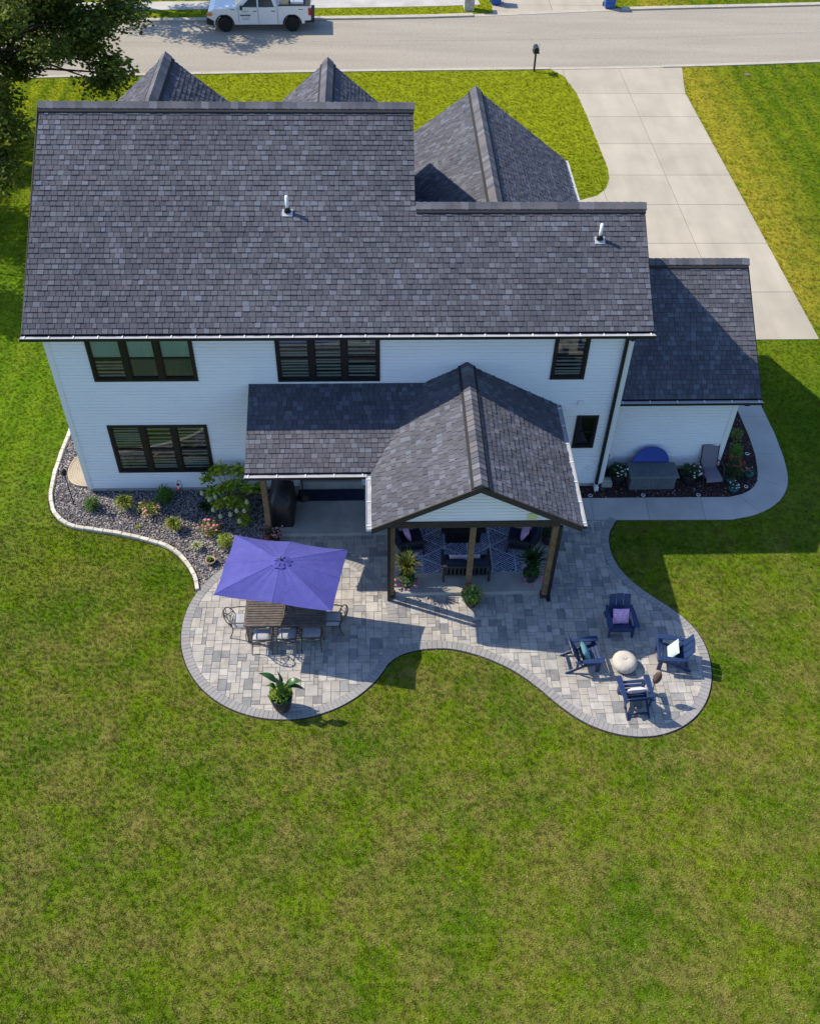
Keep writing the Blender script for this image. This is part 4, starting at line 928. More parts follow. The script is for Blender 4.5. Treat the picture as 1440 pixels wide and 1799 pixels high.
# hook with red feeder
hk = empty('hummingbird_feeder', (-5.66, 20.75, 0)); tag(hk, 'red hummingbird feeder hanging from a thin black shepherd hook by the wall', 'bird feeder')
q = MB(); q.tube([(0, 0, 0), (0, 0, 1.05), (-.02, 0, 1.15), (-.07, 0, 1.16), (-.11, 0, 1.08), (-.10, 0, 1.0)], .009, 5); q.build('hook', 'black', hk)
q = MB(); q.lathe([(.02, .98), (.04, .94), (.035, .84), (.02, .82)], 10, (-.10, 0, 0)); q.build('bottle', 'clear', hk, True)
q = MB(); q.lathe([(.02, .82), (.06, .80), (.062, .78), (.03, .76)], 12, (-.10, 0, 0)); q.lathe([(.02, 1.0), (.05, .985), (.04, .95)], 10, (-.10, 0, 0)); q.build('feeding_tray', 'redl', hk, True)
# garden lamp
lp = empty('garden_torch', (-9.02, 20.9, 0)); tag(lp, 'thin black garden torch standing in the rocks at the bed corner', 'garden torch')
q = MB(); q.tube([(0, 0, 0), (0, 0, 1.25)], .018, 6); q.build('pole', 'black', lp)
q = MB(); q.lathe([(.02, 1.24), (.06, 1.28), (.085, 1.36), (.09, 1.44), (.06, 1.46), (.03, 1.5)], 12); q.build('lamp_head', 'black', lp, True)
# window well cover
wc = empty('window_well_cover', (-8.66, 22.45, .02)); tag(wc, 'tan ribbed window well cover beside the left house wall', 'window well cover')
prof = [(0, -.85), (-.35, -.82), (-.62, -.68), (-.78, -.35), (-.80, 0), (-.74, .35), (-.55, .62), (-.25, .76), (0, .78)]
pf = smooth_line(prof, 2); q = MB(); q.prism(pf+[(0, 0)], .0, .09, .01); q.build('cover_panel', 'grate', wc)
q = MB(); rim = MB(); rim.tube([(a_, b_, .09) for a_, b_ in pf], .018, 6); rim.build('rim', 'beige', wc)
for k in range(11):
    s_ = 1-.085*(k+.6); q = MB(); q.tube([(a_*s_, b_*s_, .094) for a_, b_ in pf], .010, 4); q.build('rib', 'beige', wc)

# ------------------------------------------------------------------ patio planters
def pot(parent, prof, mt, soilz, soilr, n=24):
    q = MB(); q.lathe(prof, n); q.build('pot', mt, parent, True)
    q = MB(); q.lathe([(soilr, soilz), (.001, soilz+.01)], 16); q.build('soil', 'mulchbase', parent)
p = empty('tall_black_planter', (-2.36, 13.62, .04)); tag(p, 'tall black planter with large paddle leaves on the edge of the round patio', 'planter')
pot(p, [(.15, 0), (.20, .08), (.26, .35), (.285, .55), (.285, .60), (.25, .60), (.24, .52)], 'potb', .53, .24)
rg = np.random.default_rng(3)
leafcloud('foliage', 'lime', blob(260, (0, 0, .70), (.30, .28, .18), rg, .4), .09, p, aspect=.7); leafcloud('foliage', 'shrub', blob(260, (0, -.02, .66), (.30, .28, .16), rg, .4), .09, p, aspect=.7)
def bigleaf(parent, base, mid, tip, wd):
    base, mid, tip = Vector(base), Vector(mid), Vector(tip); q = MB(); q.tube([base, base.lerp(mid, .5)+Vector((0, 0, .03)), mid], .012, 5); q.build('leaf_stalk', 'stem', parent)
    d = (tip-mid); s = d.cross(Vector((0, 0, 1))).normalized(); n = s.cross(d).normalized(); vs = []; k = 9
    for i in range(k):
        t = i/(k-1); c = mid.lerp(tip, t)+n*.10*math.sin(PI*t); w_ = wd*math.sin(PI*min(1, t*1.02+.02))**.7*(1-.25*t)
        vs += [c-s*w_+n*.035, c, c+s*w_+n*.035]
    q = MB(); q.add(vs, [(3*i+j, 3*i+j+1, 3*i+j+4, 3*i+j+3) for i in range(k-1) for j in range(2)]); q.build('leaf', 'banana', parent, True)
bigleaf(p, (0, 0, .55), (-.08, .05, 1.05), (-.50, .18, 1.28), .10)
bigleaf(p, (.02, 0, .55), (.0, -.06, .84), (-.10, .05, 1.30), .11)
bigleaf(p, (.02, 0, .55), (.14, .0, 1.0), (.58, .0, 1.16), .12)
bigleaf(p, (.03, 0, .55), (.18, -.02, .95), (.62, -.12, .98), .07)
bigleaf(p, (-.02, 0, .55), (-.12, -.02, .90), (-.34, .0, .99), .08)
bigleaf(p, (0, .02, .55), (.02, .08, 1.0), (-.05, .2, 1.38), .05)
def porch_planter(x, y_, label, n, seed):
    p = empty('spiky_planter', (x, y_, .15)); tag(p, label, 'planter', 'spiky planters on the porch')
    pot(p, [(.13, 0), (.19, .12), (.23, .28), (.235, .34), (.20, .34)], 'potb', .30, .2)
    blades(170, .92, .56, .014, R, .35).build('blade_clump', 'dkshrub' if n else 'dracaena', p).location = (0, 0, .30)
    rg = np.random.default_rng(seed); leafcloud('foliage', 'shrub', blob(260, (.03, -.05, .33), (.30, .28, .14), rg, .4), .06, p)
    pts = [(.32*math.cos(a), .32*math.sin(a)-.05, .28+R.uniform(-.14, .12)) for a in [R.uniform(3.0, 6.6) for _ in range(14)]]
    flowers('pink', pts, .04, p)
porch_planter(.88, 17.50, 'spiky planter with yellowish blades and pink flowers at the left porch post', 0, 2)
porch_planter(4.38, 17.62, 'spiky dark green planter with pink flowers at the right porch post', 1, 3)
p = empty('leafy_planter', (2.66, 16.86, .03)); tag(p, 'round planter of pale green and white foliage at the foot of the middle post', 'planter')
pot(p, [(.14, 0), (.19, .1), (.22, .26), (.22, .28), (.18, .28)], 'potb', .25, .19)
cen = blob(700, (0, 0, .42), (.30, .30, .26), rg, .6); leafcloud('foliage', 'hyd', cen[:300], .10, p, aspect=.7, seed=1); leafcloud('foliage', 'pale', cen[300:520], .10, p, aspect=.7, seed=2); leafcloud('foliage', 'shrub', cen[520:], .10, p, aspect=.7, seed=3)
p = empty('flower_pot', (-2.92, 19.28, .03)); tag(p, 'pot of pink and magenta flowers at the foot of the grill post', 'flower pot')
pot(p, [(.13, 0), (.17, .1), (.19, .24), (.16, .24)], 'potb', .22, .16)
leafcloud('foliage', 'dkshrub', blob(500, (0, 0, .34), (.27, .24, .17), rg, .5), .06, p)
flowers('pink', [(R.uniform(-.02, .26), R.uniform(-.2, .2), .44+R.uniform(-.1, .08)) for _ in range(14)], .032, p); flowers('softpink', [(R.uniform(.0, .24), R.uniform(-.22, .2), .45+R.uniform(-.1, .08)) for _ in range(12)], .032, p)
flowers('red', [(R.uniform(-.38, -.02), R.uniform(-.22, .1), .36+R.uniform(-.12, .08)) for _ in range(14)], .034, p)
p = empty('black_planter', (5.12, 19.15, .03)); tag(p, 'dark round planter just outside the right porch side', 'planter')
pot(p, [(.16, 0), (.22, .1), (.26, .38), (.265, .42), (.22, .42)], 'potb', .38, .22); leafcloud('foliage', 'dkshrub', blob(250, (0, 0, .5), (.24, .24, .16), rg, .4), .07, p); flowers('red', [(.05, -.1, .6), (-.08, .02, .62)], .03, p)

# ------------------------------------------------------------------ umbrella
u = empty('patio_umbrella', (-2.355, 16.22, 0)); tag(u, 'rectangular violet blue patio umbrella open over the dining table', 'umbrella')
UL = Vector(u.location)
cor = [Vector((-3.657, 17.51, 2.3)), Vector((-.69, 16.94, 2.3)), Vector((-1.06, 14.93, 2.3)), Vector((-4.01, 15.5, 2.3))]
hub = Vector((-2.35, 16.22, 2.72))
rim_ = []
for i in range(4): rim_ += [cor[i], (cor[i]+cor[(i+1) % 4])/2+Vector((0, 0, .02))]
for i in range(8):
    a, b = rim_[i]-UL, rim_[(i+1) % 8]-UL; h = hub-UL; K = 14; vs = []
    for r_ in range(K+1):
        t = r_/K
        for c_ in range(K+1):
            s_ = c_/K; e = a.lerp(b, s_); pnt = h.lerp(e, t); sag = -.055*math.sin(PI*s_)*t**1.3; e_in = .018*math.sin(PI*s_)*t; pnt = pnt+(h-e).normalized()*e_in+Vector((0, 0, sag+.03*math.sin(PI*t)))
            pnt.z += .007*math.sin(23*s_+7*i)*math.sin(PI*s_)*(1-t)*t*4+.004*math.sin(9*s_+11*t+5*i)*math.sin(PI*s_)*t
            vs.append(pnt)
    q = MB(); q.add(vs, [(r_*(K+1)+c_, (r_+1)*(K+1)+c_, (r_+1)*(K+1)+c_+1, r_*(K+1)+c_+1) for r_ in range(K) for c_ in range(K)]); q.build('canopy_panel', 'umb', u, True)
    q = MB(); q.tube([h+Vector((0, 0, .004)), h.lerp(a, .25)+Vector((0, 0, .03*math.sin(PI*.25)+.002)), h.lerp(a, .5)+Vector((0, 0, .032)), h.lerp(a, .75)+Vector((0, 0, .03*math.sin(PI*.75)+.002)), a+Vector((0, 0, .003))], .0035, 5); q.build('seam', 'umb', u, True)
    q = MB(); q.tube([h-Vector((0, 0, .03)), h.lerp(a, .5)-Vector((0, 0, .005)), a-Vector((0, 0, .02))], .008, 4); q.build('rib', 'brz', u)
h = hub-UL
q = MB(); vs = [h+Vector((0, 0, .05))]; n_ = 32
ang0 = math.atan2(cor[0].y-hub.y, cor[0].x-hub.x)
for i in range(n_):
    a = 2*PI*i/n_; r_ = .27*(1+.10*math.sin(5*a)+.05*math.sin(11*a+1)); vs.append(h+Vector((r_*.5*math.cos(a), r_*.42*math.sin(a), .012+.010*math.sin(7*a))))
for i in range(n_):
    a = 2*PI*i/n_; r_ = .27*(1+.05*math.sin(8*a)+.03*math.sin(11*a+1)); vs.append(h+Vector((r_*.95*math.cos(a), r_*.80*math.sin(a), -.040+.016*math.sin(9*a))))
q.add(vs, [(0, 1+i, 1+(i+1) % n_) for i in range(n_)]+[(1+i, 1+n_+i, 1+n_+(i+1) % n_, 1+(i+1) % n_) for i in range(n_)]); q.build('canopy_vent', 'umb', u, True)
for k in range(9):
    a = 2*PI*k/9+.2; q = MB(); q.tube([h+Vector((.06*math.cos(a), .05*math.sin(a), .042)), h+Vector((.15*math.cos(a+.15), .125*math.sin(a+.15), .018)), h+Vector((.25*math.cos(a), .21*math.sin(a), -.045))], [.006, .010, .004], 5); q.build('vent_fold', 'umb', u, True)
q = MB(); q.lathe([(.03, .05), (.036, .075), (.02, .10), (.001, .105)], 12, h); q.build('finial', 'char', u, True)
q = MB(); q.tube([(0, 0, .05), (0, 0, 2.7)], .024, 10); q.build('pole', 'brz', u, True)
q = MB(); q.lathe([(.26, .035), (.26, .08), (.06, .11), (.05, .3), (.03, .3)], 24); q.build('base', 'brz', u, True)
for k_, (i0, i1, t0) in enumerate(((0, 1, .28), (0, 1, .5), (3, 2, .5))):
    e = cor[i0].lerp(cor[i1], t0)-UL; q = MB(); q.tube([e+Vector((0, .0, -.02)), e+Vector((.01, -.02, .03)), e+Vector((.0, -.10, .06))], .006, 4); q.build('tie_strap', 'navyp', u)

# ------------------------------------------------------------------ dining set
t = empty('dining_table', (-2.37, 16.20, .035)); tag(t, 'brown slatted dining table under the violet umbrella', 'table')
q = MB()
for (a, b, c, d) in ((-1.075, -.52, 1.075, -.45), (-1.075, .45, 1.075, .52), (-1.075, -.45, -1.02, .45), (1.02, -.45, 1.075, .45), (-.05, -.45, -.003, .45), (.003, -.45, .05, .45)): q.box(a, b, .68, c, d, .72)
q.build('table_frame', 'tslat', t)
for sx in (-1, 1):
    me = None
    for i in range(11):
        if me is None:
            q = MB(); q.cbox(min(sx*.055, sx*1.015), -.032, .695, max(sx*.055, sx*1.015), .032, .722, .006); o = q.build('slat', 'tslat', t); me = o.data
        else: o = bpy.data.objects.new('slat', me); C.objects.link(o); o.parent = t
        o.location = (0, -.405+i*.081, 0)
for sx in (-1, 1):
    for sy in (-1, 1): q = MB(); q.box(sx*1.0-.03, sy*.46-.03, 0, sx*1.0+.03, sy*.46+.03, .68); q.build('leg', 'tslat', t)
q = MB(); q.box(-.97, -.46, .58, .97, -.44, .679); q.box(-.97, .44, .58, .97, .46, .679); q.build('apron', 'tslat', t)
def dining_chair(label, x, y_, rz_):
    """facing local +y; curved back with fan of crossing bars"""
    o = empty('dining_chair', (x, y_, .035), rz_); tag(o, label, 'chair', 'metal dining chairs round the patio table')
    bw = .255; 
    def arc(z, yb, bulge, n=9, w_=bw): return [(-w_+2*w_*i/(n-1), yb-bulge*math.sin(PI*i/(n-1)), z) for i in range(n)]
    q = MB(); q.tube([(-.25, .24, .40), (.25, .24, .40)], .012, 6); q.tube([(-.25, .24, .40), (-.25, -.22, .38)], .012, 6); q.tube([(.25, .24, .40), (.25, -.22, .38)], .012, 6); q.tube(arc(.38, -.22, .04, w_=.25), .012, 6); q.build('seat_frame', 'brz', o)
    for sx in (-1, 1):
        q = MB(); q.tube([(sx*.25, .24, .62), (sx*.255, .25, .42), (sx*.26, .25, .2), (sx*.27, .28, 0)], .014, 6); q.build('leg', 'brz', o)
        q = MB(); q.tube([(sx*.25, -.20, .42), (sx*.25, -.24, .2), (sx*.27, -.33, 0)], .014, 6); q.build('leg', 'brz', o)
        q = MB(); q.tube([(sx*.25, .24, .62), (sx*.275, .1, .66), (sx*.275, -.1, .66), (sx*.262, -.30, .62)], .016, 6); q.build('armrest', 'brz', o)
        q = MB(); q.tube([(sx*.25, -.20, .40), (sx*.26, -.26, .55), (sx*.25, -.34, .68), (sx*.18, -.40, .755)], .014, 6); q.build('back_post', 'brz', o)
    q = MB(); q.tube([(-.18, -.40, .755), (-.09, -.43, .785), (0, -.44, .80), (.09, -.43, .785), (.18, -.40, .755)], .019, 6); q.build('top_rail', 'brz', o)
    q = MB(); q.tube(arc(.52, -.23, .05), .011, 6); q.build('lower_rail', 'brz', o)
    q = MB()
    for (a, b) in (((-.24, -.25, .52), (.16, -.41, .765)), ((.24, -.25, .52), (-.16, -.41, .765)), ((-.1, -.29, .50), (-.0, -.44, .79)), ((.1, -.29, .50), (.0, -.44, .79))):
        m_ = [(a[i]+b[i])/2 for i in range(3)]; m_[1] -= .03; q.tube([a, m_, b], .010, 5)
    q.build('cross_bars', 'brz', o)
    q = MB(); n = 8; vs = []
    for i in range(n+1):
        for j in range(n+1):
            a, b = -1+2*i/n, -1+2*j/n; rr = (1-abs(a)**5)*(1-abs(b)**5); vs.append((a*.235, .01+b*.225, .415+.085*rr**.5 if rr > 0 else .415))
    k = len(vs); vs += [(v[0], v[1], .405) for v in vs]
    fs = [(i*(n+1)+j, (i+1)*(n+1)+j, (i+1)*(n+1)+j+1, i*(n+1)+j+1) for i in range(n) for j in range(n)]
    q.add(vs, fs+[tuple(k+i for i in r[::-1]) for r in fs]); q.build('seat_cushion', 'cush', o, True)
    return o
dining_chair('left end dining chair with grey seat, beyond the lit half of the table', -3.56, 16.10, -PI/2)
dining_chair('right end dining chair partly under the umbrella corner', -1.17, 16.12, PI/2)
dining_chair('leftmost of three dining chairs along the near side of the table', -2.98, 15.60, 0)
dining_chair('middle dining chair on the near side of the table', -2.33, 15.62, 0)
dining_chair('dining chair on the near side of the table, below its shaded half', -1.69, 15.65, 0)

# ------------------------------------------------------------------ adirondack chairs
def pillow(name, mt, T, label, s=.225, th=.07, parent=None, sy=None):
    q = MB(); n = 10; vs = []; sy = sy or s
    for sg in (1, -1):
        for i in range(n+1):
            for j in range(n+1):
                a, b = -1+2*i/n, -1+2*j/n; k = 1-.07*(1-abs(a*b)); rr = max(0, (1-a**4)*(1-b**4)); vs.append(T @ Vector((a*s*(1-.06*(1-a*a)*0-.05*(1-abs(b))), b*sy*(1-.05*(1-abs(a))), sg*th*rr**.6)))
    fs = [(i*(n+1)+j, (i+1)*(n+1)+j, (i+1)*(n+1)+j+1, i*(n+1)+j+1) for i in range(n) for j in range(n)]; k = (n+1)**2
    q.add(vs, fs+[tuple(k+i for i in r[::-1]) for r in fs]); o = q.build(name, mt, None, True); tag(o, label, 'pillow'); return o
def adirondack(label):
    o = empty('adirondack_chair', (0, 0, 0)); tag(o, label, 'chair', 'navy chairs round the pouf')
    T = Matrix.Identity(4)
    for sx in (-1, 1):
        q = MB(); q.box(sx*.30-.014, -.36, 0, sx*.30+.014, -.25, .53); q.build('leg', 'navyp', o)
        q = MB(); vs = [(-.36, .31), (-.30, .40), (.10, .30), (.52, .07), (.55, 0), (.42, 0), (.05, .20), (-.36, .30)]; x = sx*.265
        a = [(x-.012, y_, z_) for y_, z_ in vs]; b = [(x+.012, y_, z_) for y_, z_ in vs]; n = len(vs); q.add(a+b, [tuple(range(n-1, -1, -1)), tuple(range(n, 2*n))]+[(i, (i+1) % n, n+(i+1) % n, n+i) for i in range(n)]); q.build('side_rail', 'navyp', o)
        q = MB(); q.prism([(sx*.26, -.42), (sx*.40, -.42), (sx*.41, -.3), (sx*.385, .1), (sx*.34, .36), (sx*.29, .36), (sx*.27, 0)], .53, .555, .006); q.build('armrest', 'navyp', o)
        q = MB(); q.box(sx*.30-.012, .24, .16, sx*.30+.012, .30, .53); q.build('back_support', 'navyp', o)
    me = None
    for i in range(5):
        y_ = -.345+i*.092; z_ = .385-.035*i; q = MB(); TT = Matrix.Translation(Vector((0, y_, z_))) @ Matrix.Rotation(rad(-17), 4, 'X')
        q.cbox(-.285, -.04, 0, .285, .04, .022, .005, TT); q.build('seat_slat', 'navyp', o)
    q = MB(); q.cbox(-.285, -.39, .31, .285, -.365, .40, .004); q.build('front_apron', 'navyp', o)
    TT = Matrix.Translation(Vector((0, .12, .25))) @ Matrix.Rotation(rad(-28), 4, 'X')
    for i in (-1, 0, 1):
        q = MB(); c = i*.188; w_ = .083; vs = [(c-w_, 0), (c+w_, 0), (c+w_*1.02, .74-.02*abs(i)+(.0 if i == 0 else (-.01 if i > 0 else .01))), (c-w_*1.02, .74-.02*abs(i)+(.0 if i == 0 else (.01 if i > 0 else -.01)))]
        a = [TT @ Vector((x, -.011, z)) for x, z in vs]; b = [TT @ Vector((x, .011, z)) for x, z in vs]; q.add(a+b, [(0, 1, 2, 3), (7, 6, 5, 4), (0, 4, 5, 1), (1, 5, 6, 2), (2, 6, 7, 3), (3, 7, 4, 0)]); q.build('back_slat', 'navyp', o)
    q = MB(); q.box(-.27, .012, .12, .27, .035, .19, TT); q.box(-.33, .012, .30, .33, .035, .37, TT); q.build('back_brace', 'navyp', o)
    q = MB(); q.box(-.252, .40, .05, .252, .43, .11); q.build('stretcher', 'navyp', o)
    return o
ad = adirondack('navy slatted armchair with its back to the lawn edge, farthest from the camera')
spots = [(6.60, 15.98, 0, None), (5.46, 14.85, PI/2+.10, 'navy slatted armchair with teal pillow, left of the pouf'), (7.78, 14.86, -PI/2-.16, 'navy slatted armchair with mint pillow, right of the pouf'), (6.56, 13.62, PI+.07, 'navy slatted armchair nearest the camera, seen from behind')]
TP = Matrix.Translation(Vector((0, -.005, .50))) @ Matrix.Rotation(rad(62), 4, 'X')
pls = [('pillp', 'pink patterned pillow on the navy chair farthest from the camera'), ('pillt', 'teal pillow on the navy chair left of the pouf'), ('pillm', 'pale mint pillow on the navy chair right of the pouf'), ('pillw', 'pale pink edged pillow on the navy chair nearest the camera')]
for i, (x, y_, a, lb) in enumerate(spots):
    o = ad if i == 0 else copy_tree(ad); o.location = (x, y_, .035); o.rotation_euler = (0, 0, a); o.scale = (1.06, 1.0, 1.0)
    if lb: o['label'] = lb
    pillow('pillow', pls[i][0], Matrix.Translation(Vector((x, y_, .035))) @ Matrix.Rotation(a, 4, 'Z') @ TP, pls[i][1])
pf_ = MB(); pr2 = [(.17, 0), (.25, .025), (.31, .09), (.328, .17), (.315, .25), (.26, .32), (.17, .355), (.06, .345), (.02, .335)]
pf_.lathe(pr2, 40); pfo = pf_.build('pouf', 'pouf', None, True, (6.52, 14.72, .035)); tag(pfo, 'round beige knitted pouf in the middle of the navy chairs', 'pouf')
q = MB()
for k in range(20):
    a = 2*PI*k/20; q.tube([(r_*1.004*math.cos(a+.9*i/8), r_*1.004*math.sin(a+.9*i/8), z_+.0015) for i, (r_, z_) in enumerate(pr2[1:])], .003, 4)
q.lathe([(.03, .335), (.032, .352), (.001, .356)], 12); q.build('knit_seams', 'pouf', pfo, True)
# tilted wicker torch beside the near chair
tc = empty('wicker_torch', (7.02, 13.62, .035)); tag(tc, 'brown wicker garden torch leaning beside the nearest navy chair', 'garden torch')
ax = Vector((-.03, .12, .98)); TT = ax.to_track_quat('Z', 'Y').to_matrix().to_4x4()
q = MB(); q.tube([(0, 0, 0), ax*.72], .013, 6); q.build('pole', 'wick', tc)
TL = Vector((.22, .16, .93)).to_track_quat('Z', 'Y').to_matrix().to_4x4(); b_ = ax*.72
q = MB(); q.lathe([(.02, 0), (.07, .06), (.095, .16), (.085, .26), (.055, .34), (.03, .38), (.012, .46)], 12, b_, TL); q.build('torch_head', 'wick', tc, True)
q = MB()
for k in range(12):
    a = 2*PI*k/12; q.tube([b_+(TL @ Vector((r_*math.cos(a+z_*2), r_*math.sin(a+z_*2), z_))) for r_, z_ in ((.03, 0), (.078, .06), (.1, .16), (.09, .26), (.06, .34))], .005, 4)
q.build('weave', 'brz', tc)

# ------------------------------------------------------------------ covered porch furniture
q = MB(); q.box(1.08, 17.92, .152, 4.19, 20.9, .162); tag(q.build('outdoor_rug', 'rug'), 'navy and white geometric rug on the porch slab', 'rug')
def cushion(mt, x0, y0, z0, x1, y1, z1, parent, T=None, name='cushion'):
    q = MB(); n = 8; vs = []; cx, cyy = (x0+x1)/2, (y0+y1)/2; hx, hy_ = (x1-x0)/2, (y1-y0)/2; T = T or Matrix.Identity(4)
    for z_, sg in ((z1, 1), (z0, -1)):
        for i in range(n+1):
            for j in range(n+1):
                a, b = -1+2*i/n, -1+2*j/n; rr = max(0, (1-abs(a)**6)*(1-abs(b)**6)); vs.append(T @ Vector((cx+a*hx, cyy+b*hy_, (z0+z1)/2+sg*(z1-z0)/2*(.35+.65*rr**.5))))
    fs = [(i*(n+1)+j, (i+1)*(n+1)+j, (i+1)*(n+1)+j+1, i*(n+1)+j+1) for i in range(n) for j in range(n)]; k = (n+1)**2
    ring = [i*(n+1) for i in range(n+1)]+[n*(n+1)+j for j in range(1, n+1)]+[i*(n+1)+n for i in range(n-1, -1, -1)]+[j for j in range(n-1, 0, -1)]
    q.add(vs, fs+[tuple(k+i for i in r[::-1]) for r in fs]+[(ring[i], k+ring[i], k+ring[(i+1) % len(ring)], ring[(i+1) % len(ring)]) for i in range(len(ring))]); return q.build(name, mt, parent, True)
s = empty('outdoor_sofa', (2.56, 17.92, .163)); tag(s, 'charcoal slat back loveseat with navy cushions facing the fire table', 'sofa')
q = MB(); q.box(-.62, -.30, .22, .62, .34, .27); q.build('seat_frame', 'char', s)
for sx in (-1, 1):
    q = MB(); q.box(sx*.64-.03, .28, 0, sx*.64+.03, .35, .52); q.build('leg', 'char', s)
    q = MB(); q.box(sx*.64-.03, -.36, 0, sx*.64+.03, -.29, .66); q.build('leg', 'char', s)
    q = MB(); q.box(sx*.64-.045, -.36, .521, sx*.64+.045, .36, .56); q.build('armrest', 'char', s)
q = MB(); q.box(-.61, -.36, .60, .61, -.31, .66); q.box(-.61, -.36, .26, .61, -.31, .31); q.build('back_rail', 'char', s)
for i in range(11): q = MB(); x = -.56+i*.112; q.box(x-.022, -.35, .31, x+.022, -.32, .60); q.build('back_slat', 'char', s)
for sx in (-1, 1):
    cushion('navyc', min(0, sx*.6)+.005, -.2, .27, max(0, sx*.6)-.005, .33, .42, s, name='seat_cushion')
    cushion('navyc', min(0, sx*.6)+.005, -.09, .0, max(0, sx*.6)-.005, .09, .40, s, Matrix.Translation(Vector((0, -.19, .40))) @ Matrix.Rotation(rad(8), 4, 'X'), name='back_cushion')
pillow('lumbar_pillow', 'pillw', Matrix.Translation(Vector((2.52, 17.96, .163+.52))) @ Matrix.Rotation(rad(60), 4, 'X'), 'long pale patterned lumbar pillow on the loveseat', .44, .07, sy=.13)
def lounge(label):
    o = empty('lounge_chair', (0, 0, 0)); tag(o, label, 'armchair', 'navy cushioned lounge chairs on the rug')
    q = MB(); q.box(-.33, -.36, .20, .33, .34, .25); q.build('seat_frame', 'char', o)
    for sx in (-1, 1):
        q = MB(); q.box(sx*.36-.03, -.38, 0, sx*.36+.03, -.32, .50); q.build('leg', 'char', o)
        q = MB(); q.box(sx*.36-.03, .30, 0, sx*.36+.03, .36, .50); q.build('leg', 'char', o)
        q = MB(); q.box(sx*.36-.045, -.40, .501, sx*.36+.045, .40, .535); q.build('armrest', 'char', o)
        q = MB(); q.box(sx*.36-.02, -.32, .2, sx*.36+.02, .30, .24); q.build('side_rail', 'char', o)
    q = MB(); T = Matrix.Translation(Vector((0, .34, .25))) @ Matrix.Rotation(rad(-20), 4, 'X'); q.box(-.33, -.01, 0, .33, .02, .55, T); q.build('back_frame', 'char', o)
    cushion('navyc', -.325, -.38, .255, .325, .26, .40, o, name='seat_cushion')
    cushion('navyc', -.325, -.16, .0, .325, -.02, .58, o, T, name='back_cushion')
    return o
lc = lounge('navy lounge chair with pink pillow at the left end of the rug')
for i, (x, y_, a) in enumerate(((1.00, 18.93, PI/2+.18), (4.25, 18.92, -PI/2-.22))):
    o = lc if i == 0 else copy_tree(lc); o.location = (x, y_, .163); o.rotation_euler = (0, 0, a)
    if i: o['label'] = 'navy lounge chair with pink pillow at the right end of the rug'
    pillow('pillow', 'pillp', Matrix.Translation(Vector((x, y_, .163))) @ Matrix.Rotation(a, 4, 'Z') @ Matrix.Translation(Vector((.02, .08, .60))) @ Matrix.Rotation(rad(66), 4, 'X'), 'pink patterned pillow on the %s lounge chair of the porch' % ('right' if i else 'left'), .22)
ft = empty('fire_table', (2.57, 19.45, .163)); tag(ft, 'black rectangular fire table in the middle of the porch rug', 'fire table')
q = MB(); q.cbox(-.64, -.50, .50, .64, .50, .57, .01); q.build('table_top', 'firet', ft)
q = MB(); q.box(-.50, -.42, 0, .50, .42, .50); q.build('base', 'firet', ft)
q = MB(); q.box(-.3, -.12, .571, .3, .12, .58); q.build('burner_tray', 'clear', ft)
# covered grill
gr = empty('covered_grill', (-2.70, 20.45, .146)); tag(gr, 'barbecue grill under a black fitted cover beside the porch post', 'grill')
q = MB(); vs = []; lv = [(0, .36, .72, 0), (.35, .34, .70, .03), (.75, .33, .68, -.02), (.92, .32, .66, 0), (1.08, .24, .42, 0), (1.2, .15, .34, .04), (1.22, .05, .2, .04)]; n_ = 28
for (z_, a_, b__, off) in lv:
    for j in range(n_):
        t_ = 2*PI*j/n_; ex = .38; cx = math.copysign(abs(math.cos(t_))**ex, math.cos(t_)); sy2 = math.copysign(abs(math.sin(t_))**ex, math.sin(t_)); fold = 1+.035*math.sin(5*t_+z_*4)*(1-z_*.5)+.02*math.sin(11*t_+z_*9)
        vs.append((cx*a_*fold, sy2*b__*fold+off, z_))
k = len(lv); q.add(vs, [(i*n_+j, i*n_+(j+1) % n_, (i+1)*n_+(j+1) % n_, (i+1)*n_+j) for i in range(k-1) for j in range(n_)]+[tuple(range((k-1)*n_, k*n_))]); q.build('fitted_cover', 'cover', gr, True)
q = MB(); T = Matrix.Translation(Vector((.295, .30, 1.0))) @ Matrix.Rotation(rad(58), 4, 'Y'); q.box(-.05, -.015, 0, .05, .0, .012, T); q.box(-.03, -.075, 0, .02, -.05, .012, T); q.build('cover_mark', 'bubble', gr)
q = MB(); q.box(-2.30, 20.82, .147, -.29, 21.30, .158); tag(q.build('door_mat', 'mat'), 'navy runner mat in front of the sliding door', 'mat')
ps = empty('pole_stand', (-2.14, 20.98, .148)); tag(ps, 'thin black pole on a round base beside the covered grill', 'stand')
q = MB(); q.tube([(0, 0, .04), (0, 0, 1.7)], .02, 8); q.build('pole', 'black', ps); q = MB(); q.lathe([(.2, 0), (.2, .04), (.05, .08), (.03, .2)], 20); q.build('base', 'black', ps, True)

# ------------------------------------------------------------------ side bed: deck box, pool, chaise, pots, lights
db = empty('deck_box', (8.60, 21.55, .03)); tag(db, 'dark grey plastic deck storage box against the white side wall', 'storage box')
q = MB(); q.box(-.70, -.28, 0, .70, .28, .52); q.build('body', 'box', db)
q = MB(); q.cbox(-.76, -.34, .525, .76, .34, .58, .015); q.build('lid', 'box', db)
for i in range(16): x = -.70+i*.0935; q = MB(); q.cbox(x-.036, -.325, .575, x+.036, .325, .592, .006); q.build('lid_board', 'box', db)
for i in range(13): x = -.64+i*.1067; q = MB(); q.box(x-.042, -.292, .06, x+.042, -.281, .48); q.build('front_board', 'box', db)
kp = empty('kiddie_pool', (8.60, 22.08, .03)); tag(kp, 'blue round kiddie pool leaning on the wall behind the deck box', 'kiddie pool')
T = Matrix.Translation(Vector((0, 0, .50))) @ Matrix.Rotation(rad(90-14), 4, 'X')
